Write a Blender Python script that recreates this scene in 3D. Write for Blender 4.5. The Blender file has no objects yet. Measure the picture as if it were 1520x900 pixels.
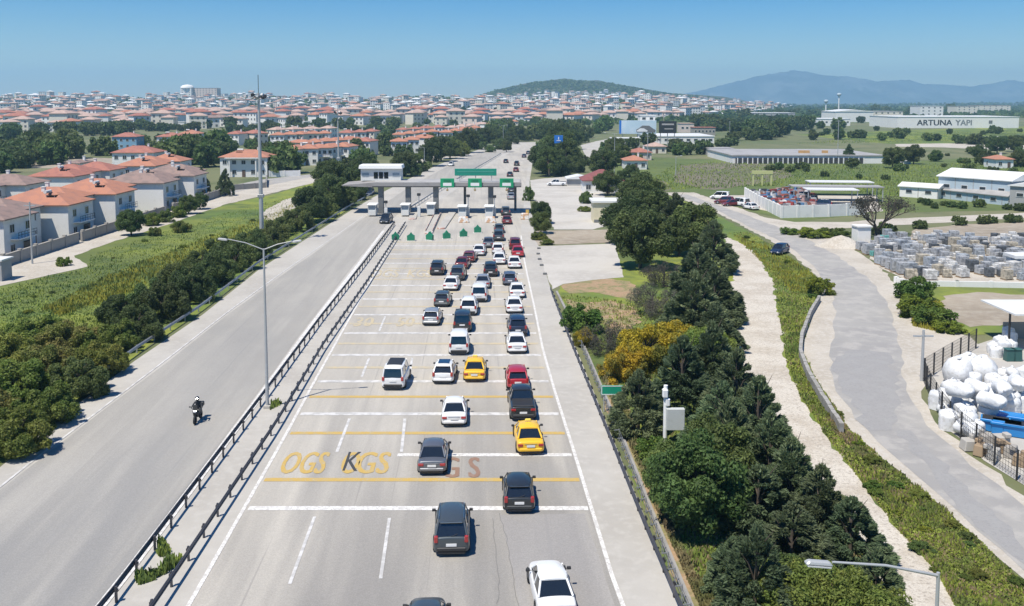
import bpy, bmesh, math, random
from mathutils import Vector, Matrix
from mathutils.geometry import tessellate_polygon
from math import sin, cos, pi, radians, sqrt, atan2
R = random.Random(7)
sc = bpy.context.scene
COL = sc.collection
# ---------------------------------------------------------------- camera
F, H, TH = 1350.0, 22.6, radians(5)
PCY = 150 + F * math.tan(TH)
cd = bpy.data.cameras.new('camera'); cam = bpy.data.objects.new('camera', cd); COL.objects.link(cam)
cam.location = (0, 0, H); cam.rotation_euler = (pi / 2 - TH, 0, 0)
cd.sensor_width = 36; cd.lens = 36 * F / 1520
cd.shift_y = -(450 - PCY) / 1520
cd.clip_start = 0.5; cd.clip_end = 40000
sc.camera = cam
# ---------------------------------------------------------------- light
SUN = Vector((-0.32, -0.36, 1.0)).normalized()
w = bpy.data.worlds.new('World'); sc.world = w; w.use_nodes = True
nt = w.node_tree; bg = nt.nodes['Background']
sky = nt.nodes.new('ShaderNodeTexSky'); sky.sky_type = 'NISHITA'; sky.sun_disc = False
sky.sun_elevation = math.asin(SUN.z); sky.sun_rotation = atan2(SUN.x, SUN.y)
sky.altitude = 0; sky.air_density = 1.0; sky.dust_density = 0.0; sky.ozone_density = 6.0
hs = nt.nodes.new('ShaderNodeHueSaturation'); hs.inputs['Saturation'].default_value = 1.6; hs.inputs['Hue'].default_value = .508
nt.links.new(sky.outputs[0], hs.inputs['Color']); nt.links.new(hs.outputs[0], bg.inputs[0]); bg.inputs[1].default_value = 0.070
sl = bpy.data.lights.new('sun', 'SUN'); so = bpy.data.objects.new('sun', sl); COL.objects.link(so)
sl.energy = 3.9; sl.angle = radians(0.5); sl.color = (1, 0.935, 0.83)
so.rotation_euler = SUN.to_track_quat('Z', 'Y').to_euler()
sc.view_settings.view_transform = 'Standard'; sc.view_settings.look = 'None'
sc.view_settings.exposure = 0.66; sc.view_settings.gamma = 1
sc.render.engine = 'CYCLES'
sc.cycles.use_denoising = True
sc.cycles.max_bounces = 5; sc.cycles.diffuse_bounces = 2; sc.cycles.glossy_bounces = 2
sc.cycles.volume_bounces = 2; sc.cycles.transmission_bounces = 3; sc.cycles.transparent_max_bounces = 6
# ---------------------------------------------------------------- projection helpers (calibration only)
def ray(px, py):
    a = (px - 760) / F; b = (PCY - py) / F
    return Vector((a, cos(TH) + b * sin(TH), -sin(TH) + b * cos(TH)))
def G(px, py, z=0.0):
    d = ray(px, py); t = (z - H) / d.z
    return Vector((d.x * t, d.y * t, z))
def ZAT(py, Y):                       # height seen at row py at distance Y
    d = ray(760, py); return H + d.z / d.y * Y
def XAT(px, py, Y):
    d = ray(px, py); return d.x / d.y * Y
def sstep(t, a, b):
    t = max(0.0, min(1.0, (t - a) / (b - a))); return t * t * (3 - 2 * t)
HILL = [(600, 0), (690, 22), (712, 34), (740, 60), (780, 80), (830, 94), (880, 89), (920, 75), (960, 59), (1000, 45), (1040, 43), (1070, 34), (1110, 12), (1160, 0)]
def interp(tab, v):
    if v <= tab[0][0]: return tab[0][1]
    for (a, b), (c, d) in zip(tab, tab[1:]):
        if v <= c: return b + (d - b) * (v - a) / (c - a)
    return tab[-1][1]
def hgt(x, y):
    if y < 650: return 0.0
    px = 760 + F * x / y
    m = 1 - sstep(px, 940, 1180)
    base = sstep(y, 650, 2000) * 24 * m
    base += m * sstep(y, 800, 1700) * (3.6 * sin(x * .006 + 1) * cos(y * .004) + 2.6 * sin(x * .013 + y * .007) + 1.4 * sin(x * .03 - y * .011))
    if px < 330 and y > 1300: base += 5 * sstep(y, 1300, 1900) * (sstep(px, 180, 290))
    base += m * sstep(y, 1500, 2000) * (5 * max(0, sin(px * .021 + .4)) + 3 * sin(px * .055))
    if px > 1100: base += sstep(y, 2500, 5000) * 9 * sstep(px, 1180, 1500)
    hx = 760 + F * x / 3000
    hh = interp(HILL, hx) * math.exp(-((y - 3000) / 480.0) ** 2)
    hh += 3 * sin(hx * .11 + y * .01) * (hh / 90)
    return max(base, hh) if hh > 1 else base
def hit(px, py):
    d = ray(px, py); y = 640.0
    g = G(px, py)
    if 0 < g.y < 640 and py > 152: return g
    while y < 8000:
        z = H + d.z / d.y * y; x = d.x / d.y * y
        if z <= hgt(x, y): return Vector((x, y, hgt(x, y)))
        y += 12
    return None
# ---------------------------------------------------------------- materials
MATS = {}
def newmat(name):
    m = bpy.data.materials.new(name); m.use_nodes = True
    m.node_tree.nodes['Principled BSDF'].inputs['Roughness'].default_value = .8
    return m, m.node_tree.nodes, m.node_tree.links, m.node_tree.nodes['Principled BSDF']
def mixc(n, l, fac, a, b, mode='MIX'):
    x = n.new('ShaderNodeMix'); x.data_type = 'RGBA'; x.blend_type = mode
    def put(s, v):
        if isinstance(v, (tuple, list)): s.default_value = (*v[:3], 1)
        elif isinstance(v, (int, float)): s.default_value = v
        else: l.new(v, s)
    put(x.inputs[0], fac); put(x.inputs[6], a); put(x.inputs[7], b)
    return x.outputs[2]
def ramp(n, l, v, a, b):
    x = n.new('ShaderNodeMapRange'); x.interpolation_type = 'SMOOTHSTEP'; l.new(v, x.inputs[0])
    x.inputs[1].default_value = a; x.inputs[2].default_value = b
    return x.outputs[0]
def noise(n, l, co, scale, detail=4, rough=.6):
    x = n.new('ShaderNodeTexNoise'); x.inputs['Scale'].default_value = scale
    x.inputs['Detail'].default_value = detail; x.inputs['Roughness'].default_value = rough
    l.new(co, x.inputs['Vector']); return x.outputs[0]
def coords(n, l, kind, stretch=None):
    if kind == 'pos': o = n.new('ShaderNodeNewGeometry').outputs['Position']
    else: o = n.new('ShaderNodeTexCoord').outputs['Object']
    if stretch:
        m = n.new('ShaderNodeMapping'); m.inputs['Scale'].default_value = stretch
        l.new(o, m.inputs[0]); return m.outputs[0]
    return o
def leafy(name, c, c2, isl=.3, sc_=.9):
    """foliage: clumps in two greens, a different tone for every plant and leaf, part of the light passing through"""
    m = PM(name, c, [(sc_, .42, .6, c2, .8)], rough=.7, island=isl, kind='obj'); n = m.node_tree.nodes; l = m.node_tree.links; p = n['Principled BSDF']
    src = p.inputs['Base Color'].links[0].from_socket
    oi = n.new('ShaderNodeObjectInfo'); mr = n.new('ShaderNodeMapRange'); wn = n.new('ShaderNodeTexWhiteNoise'); wn.noise_dimensions = '1D'
    l.new(oi.outputs['Random'], wn.inputs['W']); l.new(wn.outputs['Value'], mr.inputs[0]); mr.inputs[3].default_value = .78; mr.inputs[4].default_value = 1.3
    h = n.new('ShaderNodeHueSaturation'); l.new(src, h.inputs['Color']); l.new(mr.outputs[0], h.inputs['Value']); l.new(h.outputs[0], p.inputs['Base Color'])
    t = n.new('ShaderNodeBsdfTranslucent'); l.new(h.outputs[0], t.inputs[0]); mx = n.new('ShaderNodeMixShader'); mx.inputs[0].default_value = .42
    l.new(p.outputs[0], mx.inputs[1]); l.new(t.outputs[0], mx.inputs[2]); l.new(mx.outputs[0], n['Material Output'].inputs[0])
    return m
def PM(name, c, layers=(), rough=.8, metal=0, coat=0, bump=0, bscale=10, kind='obj', island=0, trans=0, spec=None):
    """principled material: base colour + noise layers [(scale, lo, hi, colour, amount, stretch)]"""
    if name in MATS: return MATS[name]
    m, n, l, p = newmat(name)
    col = c
    for L in layers:
        s, lo, hi, c2, amt = L[:5]; st = L[5] if len(L) > 5 else None
        f = ramp(n, l, noise(n, l, coords(n, l, kind, st), s), lo, hi)
        mu = n.new('ShaderNodeMath'); mu.operation = 'MULTIPLY'; l.new(f, mu.inputs[0]); mu.inputs[1].default_value = amt
        col = mixc(n, l, mu.outputs[0], col, c2)
    if island:
        g = n.new('ShaderNodeNewGeometry'); hs = n.new('ShaderNodeHueSaturation')
        mr = n.new('ShaderNodeMapRange'); l.new(g.outputs['Random Per Island'], mr.inputs[0])
        mr.inputs[3].default_value = 1 - island; mr.inputs[4].default_value = 1 + island
        l.new(mr.outputs[0], hs.inputs['Value'])
        oi = n.new('ShaderNodeObjectInfo'); mr2 = n.new('ShaderNodeMapRange'); l.new(oi.outputs['Random'], mr2.inputs[0])
        mr2.inputs[3].default_value = .475; mr2.inputs[4].default_value = .52; l.new(mr2.outputs[0], hs.inputs['Hue'])
        if isinstance(col, (tuple, list)): hs.inputs['Color'].default_value = (*col[:3], 1)
        else: l.new(col, hs.inputs['Color'])
        col = hs.outputs[0]
    if isinstance(col, (tuple, list)): p.inputs['Base Color'].default_value = (*col[:3], 1)
    else: l.new(col, p.inputs['Base Color'])
    p.inputs['Roughness'].default_value = rough; p.inputs['Metallic'].default_value = metal
    p.inputs['Coat Weight'].default_value = coat; p.inputs['Coat Roughness'].default_value = .05
    if spec is not None: p.inputs['Specular IOR Level'].default_value = spec
    if bump:
        b = n.new('ShaderNodeBump'); b.inputs['Strength'].default_value = bump; b.inputs['Distance'].default_value = .05
        l.new(noise(n, l, coords(n, l, kind), bscale, 5), b.inputs['Height']); l.new(b.outputs[0], p.inputs['Normal'])
    MATS[name] = m
    return m
# ---------------------------------------------------------------- object helpers
def tag(o, label=None, cat=None, group=None, kind=None):
    if label: o['label'] = label
    if cat: o['category'] = cat
    if group: o['group'] = group
    if kind: o['kind'] = kind
    return o
def link(o, parent=None):
    COL.objects.link(o)
    if parent: o.parent = parent
    return o
def E(name, loc, rz=0, label=None, cat=None, group=None):
    o = bpy.data.objects.new(name, None); o.location = loc; o.rotation_euler = (0, 0, rz); o.empty_display_size = .3
    link(o); return tag(o, label, cat, group)
class MB:
    def __init__(s): s.v = []; s.f = []; s.m = []; s.sm = []
    def add(s, vs, fs, mi=0, smooth=False):
        b = len(s.v); s.v += [tuple(v) for v in vs]; s.f += [tuple(b + i for i in f) for f in fs]
        s.m += [mi] * len(fs); s.sm += [smooth] * len(fs); return s
    def box(s, c, d, rz=0, mi=0, top=None):
        hx, hy, hz = d[0] / 2, d[1] / 2, d[2] / 2; t = top or (1, 1)
        P = [(-hx, -hy, -hz), (hx, -hy, -hz), (hx, hy, -hz), (-hx, hy, -hz), (-hx * t[0], -hy * t[1], hz), (hx * t[0], -hy * t[1], hz), (hx * t[0], hy * t[1], hz), (-hx * t[0], hy * t[1], hz)]
        ca, sa = cos(rz), sin(rz)
        P = [(c[0] + x * ca - y * sa, c[1] + x * sa + y * ca, c[2] + z) for x, y, z in P]
        return s.add(P, [(0, 3, 2, 1), (4, 5, 6, 7), (0, 1, 5, 4), (1, 2, 6, 5), (2, 3, 7, 6), (3, 0, 4, 7)], mi)
    def tube(s, pts, r, n=8, mi=0, smooth=True, cap=True):
        pts = [Vector(p) for p in pts]; rs = r if isinstance(r, (list, tuple)) else [r] * len(pts)
        vs = []; prev = None
        for i, p in enumerate(pts):
            d = (pts[min(i + 1, len(pts) - 1)] - pts[max(i - 1, 0)]).normalized()
            u = Vector((1, 0, 0)) if abs(d.x) < .9 else Vector((0, 1, 0))
            a = d.cross(u).normalized(); b = d.cross(a).normalized()
            for k in range(n):
                t = 2 * pi * k / n; vs.append(p + (a * cos(t) + b * sin(t)) * rs[i])
        fs = []
        for i in range(len(pts) - 1):
            for k in range(n):
                k2 = (k + 1) % n; fs.append((i * n + k, (i + 1) * n + k, (i + 1) * n + k2, i * n + k2))
        s.add(vs, fs, mi, smooth)
        if cap:
            s.add(vs[:n], [tuple(range(n))], mi); s.add(vs[-n:], [tuple(range(n))[::-1]], mi)
        return s
    def lathe(s, prof, n=16, c=(0, 0, 0), mi=0, smooth=True):
        vs = []
        for r, z in prof:
            for k in range(n):
                t = 2 * pi * k / n; vs.append((c[0] + r * cos(t), c[1] + r * sin(t), c[2] + z))
        fs = [(i * n + k, i * n + (k + 1) % n, (i + 1) * n + (k + 1) % n, (i + 1) * n + k) for i in range(len(prof) - 1) for k in range(n)]
        return s.add(vs, fs, mi, smooth)
    def mesh(s, name, mats):
        me = bpy.data.meshes.new(name); me.from_pydata(s.v, [], s.f)
        for m in (mats if isinstance(mats, (list, tuple)) else [mats]): me.materials.append(m)
        me.polygons.foreach_set('material_index', s.m); me.polygons.foreach_set('use_smooth', s.sm)
        me.update(); return me
    def build(s, name, mats, parent=None, bevel=0, seg=1):
        o = bpy.data.objects.new(name, s.mesh(name, mats)); link(o, parent)
        if bevel: bevel_mesh(o, bevel, seg)
        return o
def bevel_mesh(o, w_, seg=1):
    bm = bmesh.new(); bm.from_mesh(o.data)
    bmesh.ops.remove_doubles(bm, verts=bm.verts, dist=1e-5)
    bmesh.ops.bevel(bm, geom=[e for e in bm.edges if len(e.link_faces) == 2 and e.calc_face_angle(0) > .35], offset=w_, segments=seg, affect='EDGES', profile=.6, clamp_overlap=True)
    bm.to_mesh(o.data); bm.free()
def copy_tree(o, parent=None, depth=0):
    c = o.copy(); COL.objects.link(c)
    if parent: c.parent = parent
    for ch in KIDS.get(o.as_pointer(), None) or list(o.children): copy_tree(ch, c)
    return c
KIDS = {}; PROTOS = []
def freeze(root):                     # remember children so that copying stays quick
    KIDS[root.as_pointer()] = list(root.children)
    for c in root.children: KIDS[c.as_pointer()] = list(c.children) or None
    PROTOS.append(root)
USED = set()
def inst(proto, loc, rz=0, s=1, label=None, cat=None, group=None):
    if proto.as_pointer() not in USED: USED.add(proto.as_pointer()); o = proto
    else: o = copy_tree(proto)
    o.location = loc; o.rotation_euler = (0, 0, rz); o.scale = (s, s, s) if not isinstance(s, tuple) else s
    return tag(o, label, cat, group)
# ---------------------------------------------------------------- ground sheets
def densify(pts, step, jit, rr):
    out = []; n = len(pts)
    for i in range(n):
        a, b = pts[i], pts[(i + 1) % n]; L = (b - a).length; k = max(1, int(L / step))
        nrm = Vector((-(b - a).y, (b - a).x, 0)).normalized() if L > 0 else Vector((0, 0, 0))
        for j in range(k):
            out.append(a.lerp(b, j / k) + nrm * (rr.uniform(-jit, jit) if j else 0))
    return out
def sheet(name, px, z, mat, jit=0, step=2.0, world=False, label=None, kind='structure', cat=None):
    pts = [Vector((p[0], p[1], 0)) for p in px] if world else [G(*p) for p in px]
    if jit: pts = densify(pts, step, jit, random.Random(len(px) + int(z * 1000)))
    pts = [Vector((p.x, p.y, z)) for p in pts]
    tris = tessellate_polygon([pts])
    tris = [t if (pts[t[1]] - pts[t[0]]).cross(pts[t[2]] - pts[t[0]]).z > 0 else t[::-1] for t in tris]
    me = bpy.data.meshes.new(name); me.from_pydata([tuple(p) for p in pts], [], [tuple(t) for t in tris]); me.materials.append(mat); me.update()
    o = link(bpy.data.objects.new(name, me)); return tag(o, label, cat, kind=kind)
def ribbon_v(pts, wd, z):
    vs = []
    for i, p in enumerate(pts):
        d = (pts[min(i + 1, len(pts) - 1)] - pts[max(i - 1, 0)]); d.z = 0; d.normalize(); nn = Vector((-d.y, d.x, 0))
        vs += [(p.x + nn.x * wd / 2, p.y + nn.y * wd / 2, z), (p.x - nn.x * wd / 2, p.y - nn.y * wd / 2, z)]
    return vs, [(2 * i, 2 * i + 1, 2 * i + 3, 2 * i + 2) for i in range(len(pts) - 1)]
def pxline(px): return [G(*p) for p in px]
def resample(pts, step):
    out = [pts[0].copy()]; acc = 0
    for a, b in zip(pts, pts[1:]):
        L = (b - a).length; d = step - acc
        while d < L: out.append(a.lerp(b, d / L)); d += step
        acc = (acc + L) % step if d >= L else 0
        acc = L - (d - step)
    return out
def inpoly(x, y, P):
    c = False; j = len(P) - 1
    for i in range(len(P)):
        if (P[i][1] > y) != (P[j][1] > y) and x < (P[j][0] - P[i][0]) * (y - P[i][1]) / (P[j][1] - P[i][1]) + P[i][0]: c = not c
        j = i
    return c
def pick(P, rr):
    x0, x1 = min(p[0] for p in P), max(p[0] for p in P); y0, y1 = min(p[1] for p in P), max(p[1] for p in P)
    while 1:
        x, y = rr.uniform(x0, x1), rr.uniform(y0, y1)
        if inpoly(x, y, P): return x, y
# ================================================================ THE SETTING
m_ground = PM('ground_soil', (.10, .13, .045), [(.012, .35, .65, (.20, .19, .10), .8), (.05, .45, .7, (.055, .085, .025), .8), (.5, .4, .7, (.16, .15, .08), .5)], kind='pos', rough=.95)
m_field = PM('field_green', (.085, .125, .03), [(.03, .4, .62, (.13, .17, .035), .9), (.12, .45, .7, (.05, .08, .02), .8), (.9, .4, .7, (.14, .15, .05), .6)], kind='pos', rough=.95)
m_lush = PM('meadow_green', (.10, .16, .03), [(.045, .38, .56, (.23, .26, .035), .9), (.02, .45, .62, (.07, .10, .03), .8), (.15, .48, .68, (.05, .09, .025), .8), (1.1, .45, .7, (.12, .14, .04), .6)], kind='pos', rough=.95)
m_brownf = PM('field_weeds_brown', (.17, .145, .105), [(.03, .4, .62, (.09, .115, .04), .8), (.15, .45, .7, (.12, .10, .085), .8), (.9, .4, .7, (.2, .19, .12), .5)], kind='pos', rough=.95)
m_dirt = PM('dry_dirt', (.33, .28, .215), [(.08, .4, .65, (.24, .2, .15), .8), (.6, .4, .7, (.40, .36, .29), .6)], kind='pos', rough=.95)
m_orange = PM('orange_soil', (.34, .225, .13), [(.45, .42, .6, (.15, .17, .055), .9), (2.5, .4, .7, (.42, .31, .2), .6), (7, .5, .65, (.2, .15, .09), .5)], kind='pos', rough=.95)
m_gravel = PM('white_gravel', (.56, .52, .45), [(.25, .4, .62, (.41, .36, .29), .8), (1.6, .45, .65, (.56, .52, .45), .7), (5, .52, .66, (.25, .22, .18), .7), (14, .5, .6, (.36, .32, .27), .6)], kind='pos', rough=.95, bump=.8, bscale=2)
m_sand = PM('sandy_verge', (.47, .43, .365), [(.2, .4, .62, (.38, .34, .28), .8), (2.2, .45, .65, (.51, .48, .43), .7), (9, .52, .68, (.3, .27, .22), .5)], kind='pos', rough=.95)
m_conc = PM('pale_concrete', (.43, .41, .37), [(.12, .4, .62, (.37, .35, .315), .9), (1.4, .45, .7, (.47, .45, .41), .6), (9, .5, .75, (.40, .38, .36), .35)], kind='pos', rough=.9)
m_median = PM('median_concrete', (.44, .41, .365), [(.35, .4, .62, (.38, .35, .31), .9), (2.4, .45, .7, (.49, .475, .45), .6), (5, .6, .72, (.3, .26, .2), .5)], kind='pos', rough=.9)
m_lot = PM('worn_lot_concrete', (.48, .455, .41), [(.1, .4, .62, (.40, .375, .335), .9), (1.0, .45, .7, (.51, .49, .45), .6), (4, .55, .7, (.34, .31, .27), .5)], kind='pos', rough=.9)
def asphalt(name, c, c2, dark, bands, patch=True):
    """worn asphalt: fine grain, wheel tracks along the carriageway, darker tyre bands fading with distance"""
    m, n, l, p = newmat(name)
    g = n.new('ShaderNodeNewGeometry').outputs['Position']; sx = n.new('ShaderNodeSeparateXYZ'); l.new(g, sx.inputs[0])
    ma = n.new('ShaderNodeMath'); ma.operation = 'MULTIPLY_ADD'; l.new(sx.outputs[1], ma.inputs[0]); ma.inputs[1].default_value = bands; l.new(sx.outputs[0], ma.inputs[2])
    cx = n.new('ShaderNodeCombineXYZ'); l.new(ma.outputs[0], cx.inputs[0]); l.new(sx.outputs[1], cx.inputs[1])
    def st(a, b):
        mp = n.new('ShaderNodeMapping'); mp.inputs['Scale'].default_value = (a, b, 1); l.new(cx.outputs[0], mp.inputs[0]); return mp.outputs[0]
    col = mixc(n, l, ramp(n, l, noise(n, l, st(.9, .035), 1.0, 5), .4, .62), c, c2)
    f = ramp(n, l, noise(n, l, st(.22, .02), 1.0, 3), .38, .62)
    yf = ramp(n, l, sx.outputs[1], 95, 30)
    mu = n.new('ShaderNodeMath'); mu.operation = 'MULTIPLY'; l.new(f, mu.inputs[0]); l.new(yf, mu.inputs[1])
    col = mixc(n, l, mu.outputs[0], col, dark)
    col = mixc(n, l, ramp(n, l, noise(n, l, st(.06, .03), 1.0, 4), .45, .7), col, mixc(n, l, .5, c2, dark))
    if name == 'toll_asphalt':        # lanes most driven on are darker with tyre rubber
        b1 = ramp(n, l, ma.outputs[0], -7.5, 0.5); b2 = ramp(n, l, sx.outputs[1], 85, 42); b3 = ramp(n, l, noise(n, l, st(.5, .03), 1.0, 4), .25, .6)
        q1 = n.new('ShaderNodeMath'); q1.operation = 'MULTIPLY'; l.new(b1, q1.inputs[0]); l.new(b2, q1.inputs[1])
        q2 = n.new('ShaderNodeMath'); q2.operation = 'MULTIPLY'; l.new(q1.outputs[0], q2.inputs[0]); l.new(b3, q2.inputs[1])
        q3 = n.new('ShaderNodeMath'); q3.operation = 'MULTIPLY'; l.new(q2.outputs[0], q3.inputs[0]); q3.inputs[1].default_value = .75
        col = mixc(n, l, q3.outputs[0], col, (.235, .226, .21))
    gr = mixc(n, l, ramp(n, l, noise(n, l, g, 14, 3), .35, .7), (.9, .9, .9), (1.07, 1.07, 1.07))
    col = mixc(n, l, 1.0, col, gr, 'MULTIPLY')
    # fine narrow oil / tyre streaks
    s2 = ramp(n, l, noise(n, l, st(3.2, .03), 1.0, 2), .62, .75); m2 = n.new('ShaderNodeMath'); m2.operation = 'MULTIPLY'; l.new(s2, m2.inputs[0]); m2.inputs[1].default_value = .6
    col = mixc(n, l, m2.outputs[0], col, dark)
    l.new(col, p.inputs['Base Color']); p.inputs['Roughness'].default_value = .88
    MATS[name] = m; return m
m_asph = asphalt('toll_asphalt', (.46, .43, .375), (.40, .375, .33), (.25, .238, .22), .0444)
m_asphL = asphalt('left_asphalt', (.365, .347, .312), (.325, .31, .28), (.245, .24, .23), .0444)
m_patch = asphalt('patch_asphalt', (.35, .332, .305), (.32, .305, .285), (.26, .25, .24), .0444)
m_side = PM('side_road_asphalt', (.33, .318, .295), [(.09, .42, .6, (.285, .275, .262), .9), (.5, .45, .62, (.40, .38, .35), .7), (5, .5, .7, (.28, .28, .28), .4)], kind='pos', rough=.9)
m_white = PM('road_paint_white', (.68, .67, .64), [(3, .45, .6, (.50, .48, .45), .8), (9, .55, .62, (.42, .40, .37), .9)], kind='pos', rough=.7)
m_white2 = PM('road_paint_white_worn', (.60, .59, .57), [(1.5, .42, .6, (.43, .42, .40), .9)], kind='pos', rough=.7)
m_yel = PM('road_paint_yellow', (.50, .34, .09), [(2, .45, .62, (.45, .34, .15), .8), (7, .58, .66, (.42, .37, .28), .8)], kind='pos', rough=.7)
m_yel2 = PM('road_paint_yellow_worn', (.50, .42, .27), [(1.5, .42, .6, (.42, .385, .31), .9)], kind='pos', rough=.7)
m_red = PM('road_paint_reddish', (.26, .16, .11), [(2, .5, .7, (.31, .24, .19), .6)], kind='pos', rough=.7)
# ---- ground terrain grid, one sheet to the horizon
ys = [-250, 0, 300, 600] + list(range(650, 4200, 45)) + list(range(4200, 9900, 300))
xs = sorted(set([-9000, -7000, -5000, -4000, -3300] + list(range(-2800, 2801, 56)) + [3300, 4000, 5000, 7000, 9000]))
mb = MB(); nx = len(xs)
vs = [(x, y, hgt(x, y)) for y in ys for x in xs]
mb.add(vs, [(j * nx + i, j * nx + i + 1, (j + 1) * nx + i + 1, (j + 1) * nx + i) for j in range(len(ys) - 1) for i in range(nx - 1)], 0, True)
m_far = PM('far_hill_scrub', (.06, .07, .035), [(.02, .4, .6, (.04, .05, .025), .9), (.006, .45, .65, (.17, .16, .10), .6), (.1, .5, .7, (.14, .13, .08), .6)], kind='pos', rough=.95)
g_ = mb.build('ground', [m_ground, m_far]); tag(g_, kind='structure')
for p_ in g_.data.polygons:
    if p_.center.y > 2100: p_.material_index = 1
# ---- mountains on the horizon
MT = [(900, 150), (960, 147), (1000, 143), (1040, 134), (1080, 122), (1110, 116), (1140, 110), (1185, 105), (1225, 112), (1260, 115), (1290, 121), (1320, 120), (1345, 119), (1370, 126), (1400, 125), (1440, 129), (1465, 124), (1490, 119), (1510, 122), (1560, 128), (1620, 134), (1700, 140), (1800, 148)]
mb = MB(); n1, n2 = 170, 9; vs = []
for i in range(n1):
    px = 900 + 900 * i / (n1 - 1); Yr = 9000
    top = 22.6 + (150 - interp(MT, px)) / F * Yr
    for j in range(n2):
        t = j / (n2 - 1); u = 1 - abs(t * 2 - 1)
        yy = Yr + (t - .5) * 1900; zz = -1 + (top + 1) * u ** 1.25 + R.uniform(-26, 26) * u * (1 - u) * 4 + 40 * sin(px * .09 + j * 2) * u * (1 - u) + (R.uniform(-7, 7) if j == 4 else 0) * (top / 300)
        vs.append(((px - 760) / F * Yr + 40 * sin(j * 1.7 + px * .03), yy, zz))
mb.add(vs, [(i * n2 + j, (i + 1) * n2 + j, (i + 1) * n2 + j + 1, i * n2 + j + 1) for i in range(n1 - 1) for j in range(n2 - 1)], 0, True)
m_mtn = PM('mountain_rock', (.06, .09, .10), [(.0016, .45, .6, (.14, .16, .16), .8), (.004, .45, .6, (.03, .05, .05), .8)], kind='pos', rough=.95)
tag(mb.build('mountain', m_mtn), kind='structure')
# pale quarry scar on the right ridge
mb = MB(); c = Vector(((1487 - 760) / F * 8600, 8560, ZAT(134, 8560))); vs = [c + Vector((R.uniform(.8, 1.1) * 95 * cos(a), 70 + 55 * sin(a) , R.uniform(.8, 1.1) * 48 * sin(a))) for a in [k * pi / 7 for k in range(14)]]
mb.add(vs + [c + Vector((0, 10, 0))], [(k, (k + 1) % 14, 14) for k in range(14)], 0)
# ---- haze
hz = MB().box((0, 4800, 170), (18600, 10900, 346)).build('haze', [])
m = bpy.data.materials.new('haze_air'); m.use_nodes = True; n = m.node_tree.nodes; n.clear()
out = n.new('ShaderNodeOutputMaterial'); pv = n.new('ShaderNodeVolumePrincipled')
pv.inputs['Color'].default_value = (.46, .76, 1, 1); pv.inputs['Density'].default_value = HAZE = .00017; pv.inputs['Anisotropy'].default_value = .2
m.node_tree.links.new(pv.outputs[0], out.inputs['Volume']); hz.data.materials.append(m); tag(hz, kind='stuff')
# ---- highway slab and surfaces
LG = [(-560, 1180), (-300, 935), (0, 694), (110, 604), (200, 536), (300, 468), (385, 400), (470, 345), (520, 313), (560, 290), (600, 269), (650, 245), (700, 226), (740, 212)]
RG = [(1140, 1200), (1015, 905), (960, 775), (905, 640), (850, 505), (818, 432), (803, 380), (792, 335), (787, 300), (786, 270), (790, 245), (797, 225), (803, 211)]
slab = LG + RG[::-1]
sheet('highway_slab', slab, .012, m_conc)
GA = [(-80, 1200), (165, 900), (280, 745), (395, 590), (475, 480), (540, 396), (585, 335)]     # left median guardrail
GB = [(5, 1240), (240, 900), (330, 762), (410, 640), (480, 520), (545, 425), (602, 335)]       # right median guardrail
AL = [(-560, 1235), (0, 728), (150, 612), (250, 537), (340, 466), (420, 408), (500, 352), (560, 310), (610, 276), (655, 252), (703, 230), (738, 216), (752, 216), (745, 226), (720, 240), (690, 262), (650, 282), (615, 300), (590, 318), (572, 336), (525, 394), (460, 478), (378, 590), (262, 745), (142, 908), (-110, 1200)]
sheet('left_carriageway', AL, .024, m_asphL, jit=.04, step=6)
LL = [(95, 1220), (280, 900), (350, 777), (425, 645), (465, 570), (505, 498), (560, 400), (592, 345), (603, 330)]
RL = [(1060, 1220), (922, 900), (858, 690), (823, 580), (806, 520), (793, 455), (783, 410), (777, 380), (773, 345)]
AR = LL + [(625, 318), (650, 300), (700, 266), (728, 246), (752, 230), (778, 214), (800, 213), (792, 226), (783, 250), (779, 285), (776, 320)] + RL[::-1]
sheet('toll_carriageway', AR, .024, m_asph)
# darker resurfaced strips of the near lanes
sheet('asphalt_patch', [(742, 765), (868, 763), (914, 905), (1010, 1200), (850, 1200), (772, 905), (757, 830)], .032, m_patch, jit=.05, step=1.2)
m_crack = PM('crack_sealant', (.17, .165, .16), rough=.85)
def mark(name, V, Fs, mat_):
    me = bpy.data.meshes.new(name); me.from_pydata(V, [], Fs); me.materials.append(mat_); me.update()
    return tag(link(bpy.data.objects.new(name, me)), kind='structure')
def multi(name, lines, wd, z, mat_):
    V, Fs = [], []
    for ln in lines:
        v, f = ribbon_v(ln, wd, z); b = len(V); V += v; Fs += [tuple(b + i for i in q) for q in f]
    return mark(name, V, Fs, mat_)
multi('edge_line', [resample(pxline(LL), 5), resample(pxline(RL), 5)], .21, .040, m_white)
EL = [(-95, 1190), (152, 900), (270, 745), (384, 592), (464, 481), (529, 397), (574, 337)]
multi('edge_line', [resample(pxline(EL), 5)], .5, .040, m_white)
multi('edge_line', [resample(pxline([(-300, 985), (0, 722), (150, 608), (250, 532), (340, 462), (420, 404), (500, 349), (560, 307)]), 5)], .16, .040, m_white2)
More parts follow.
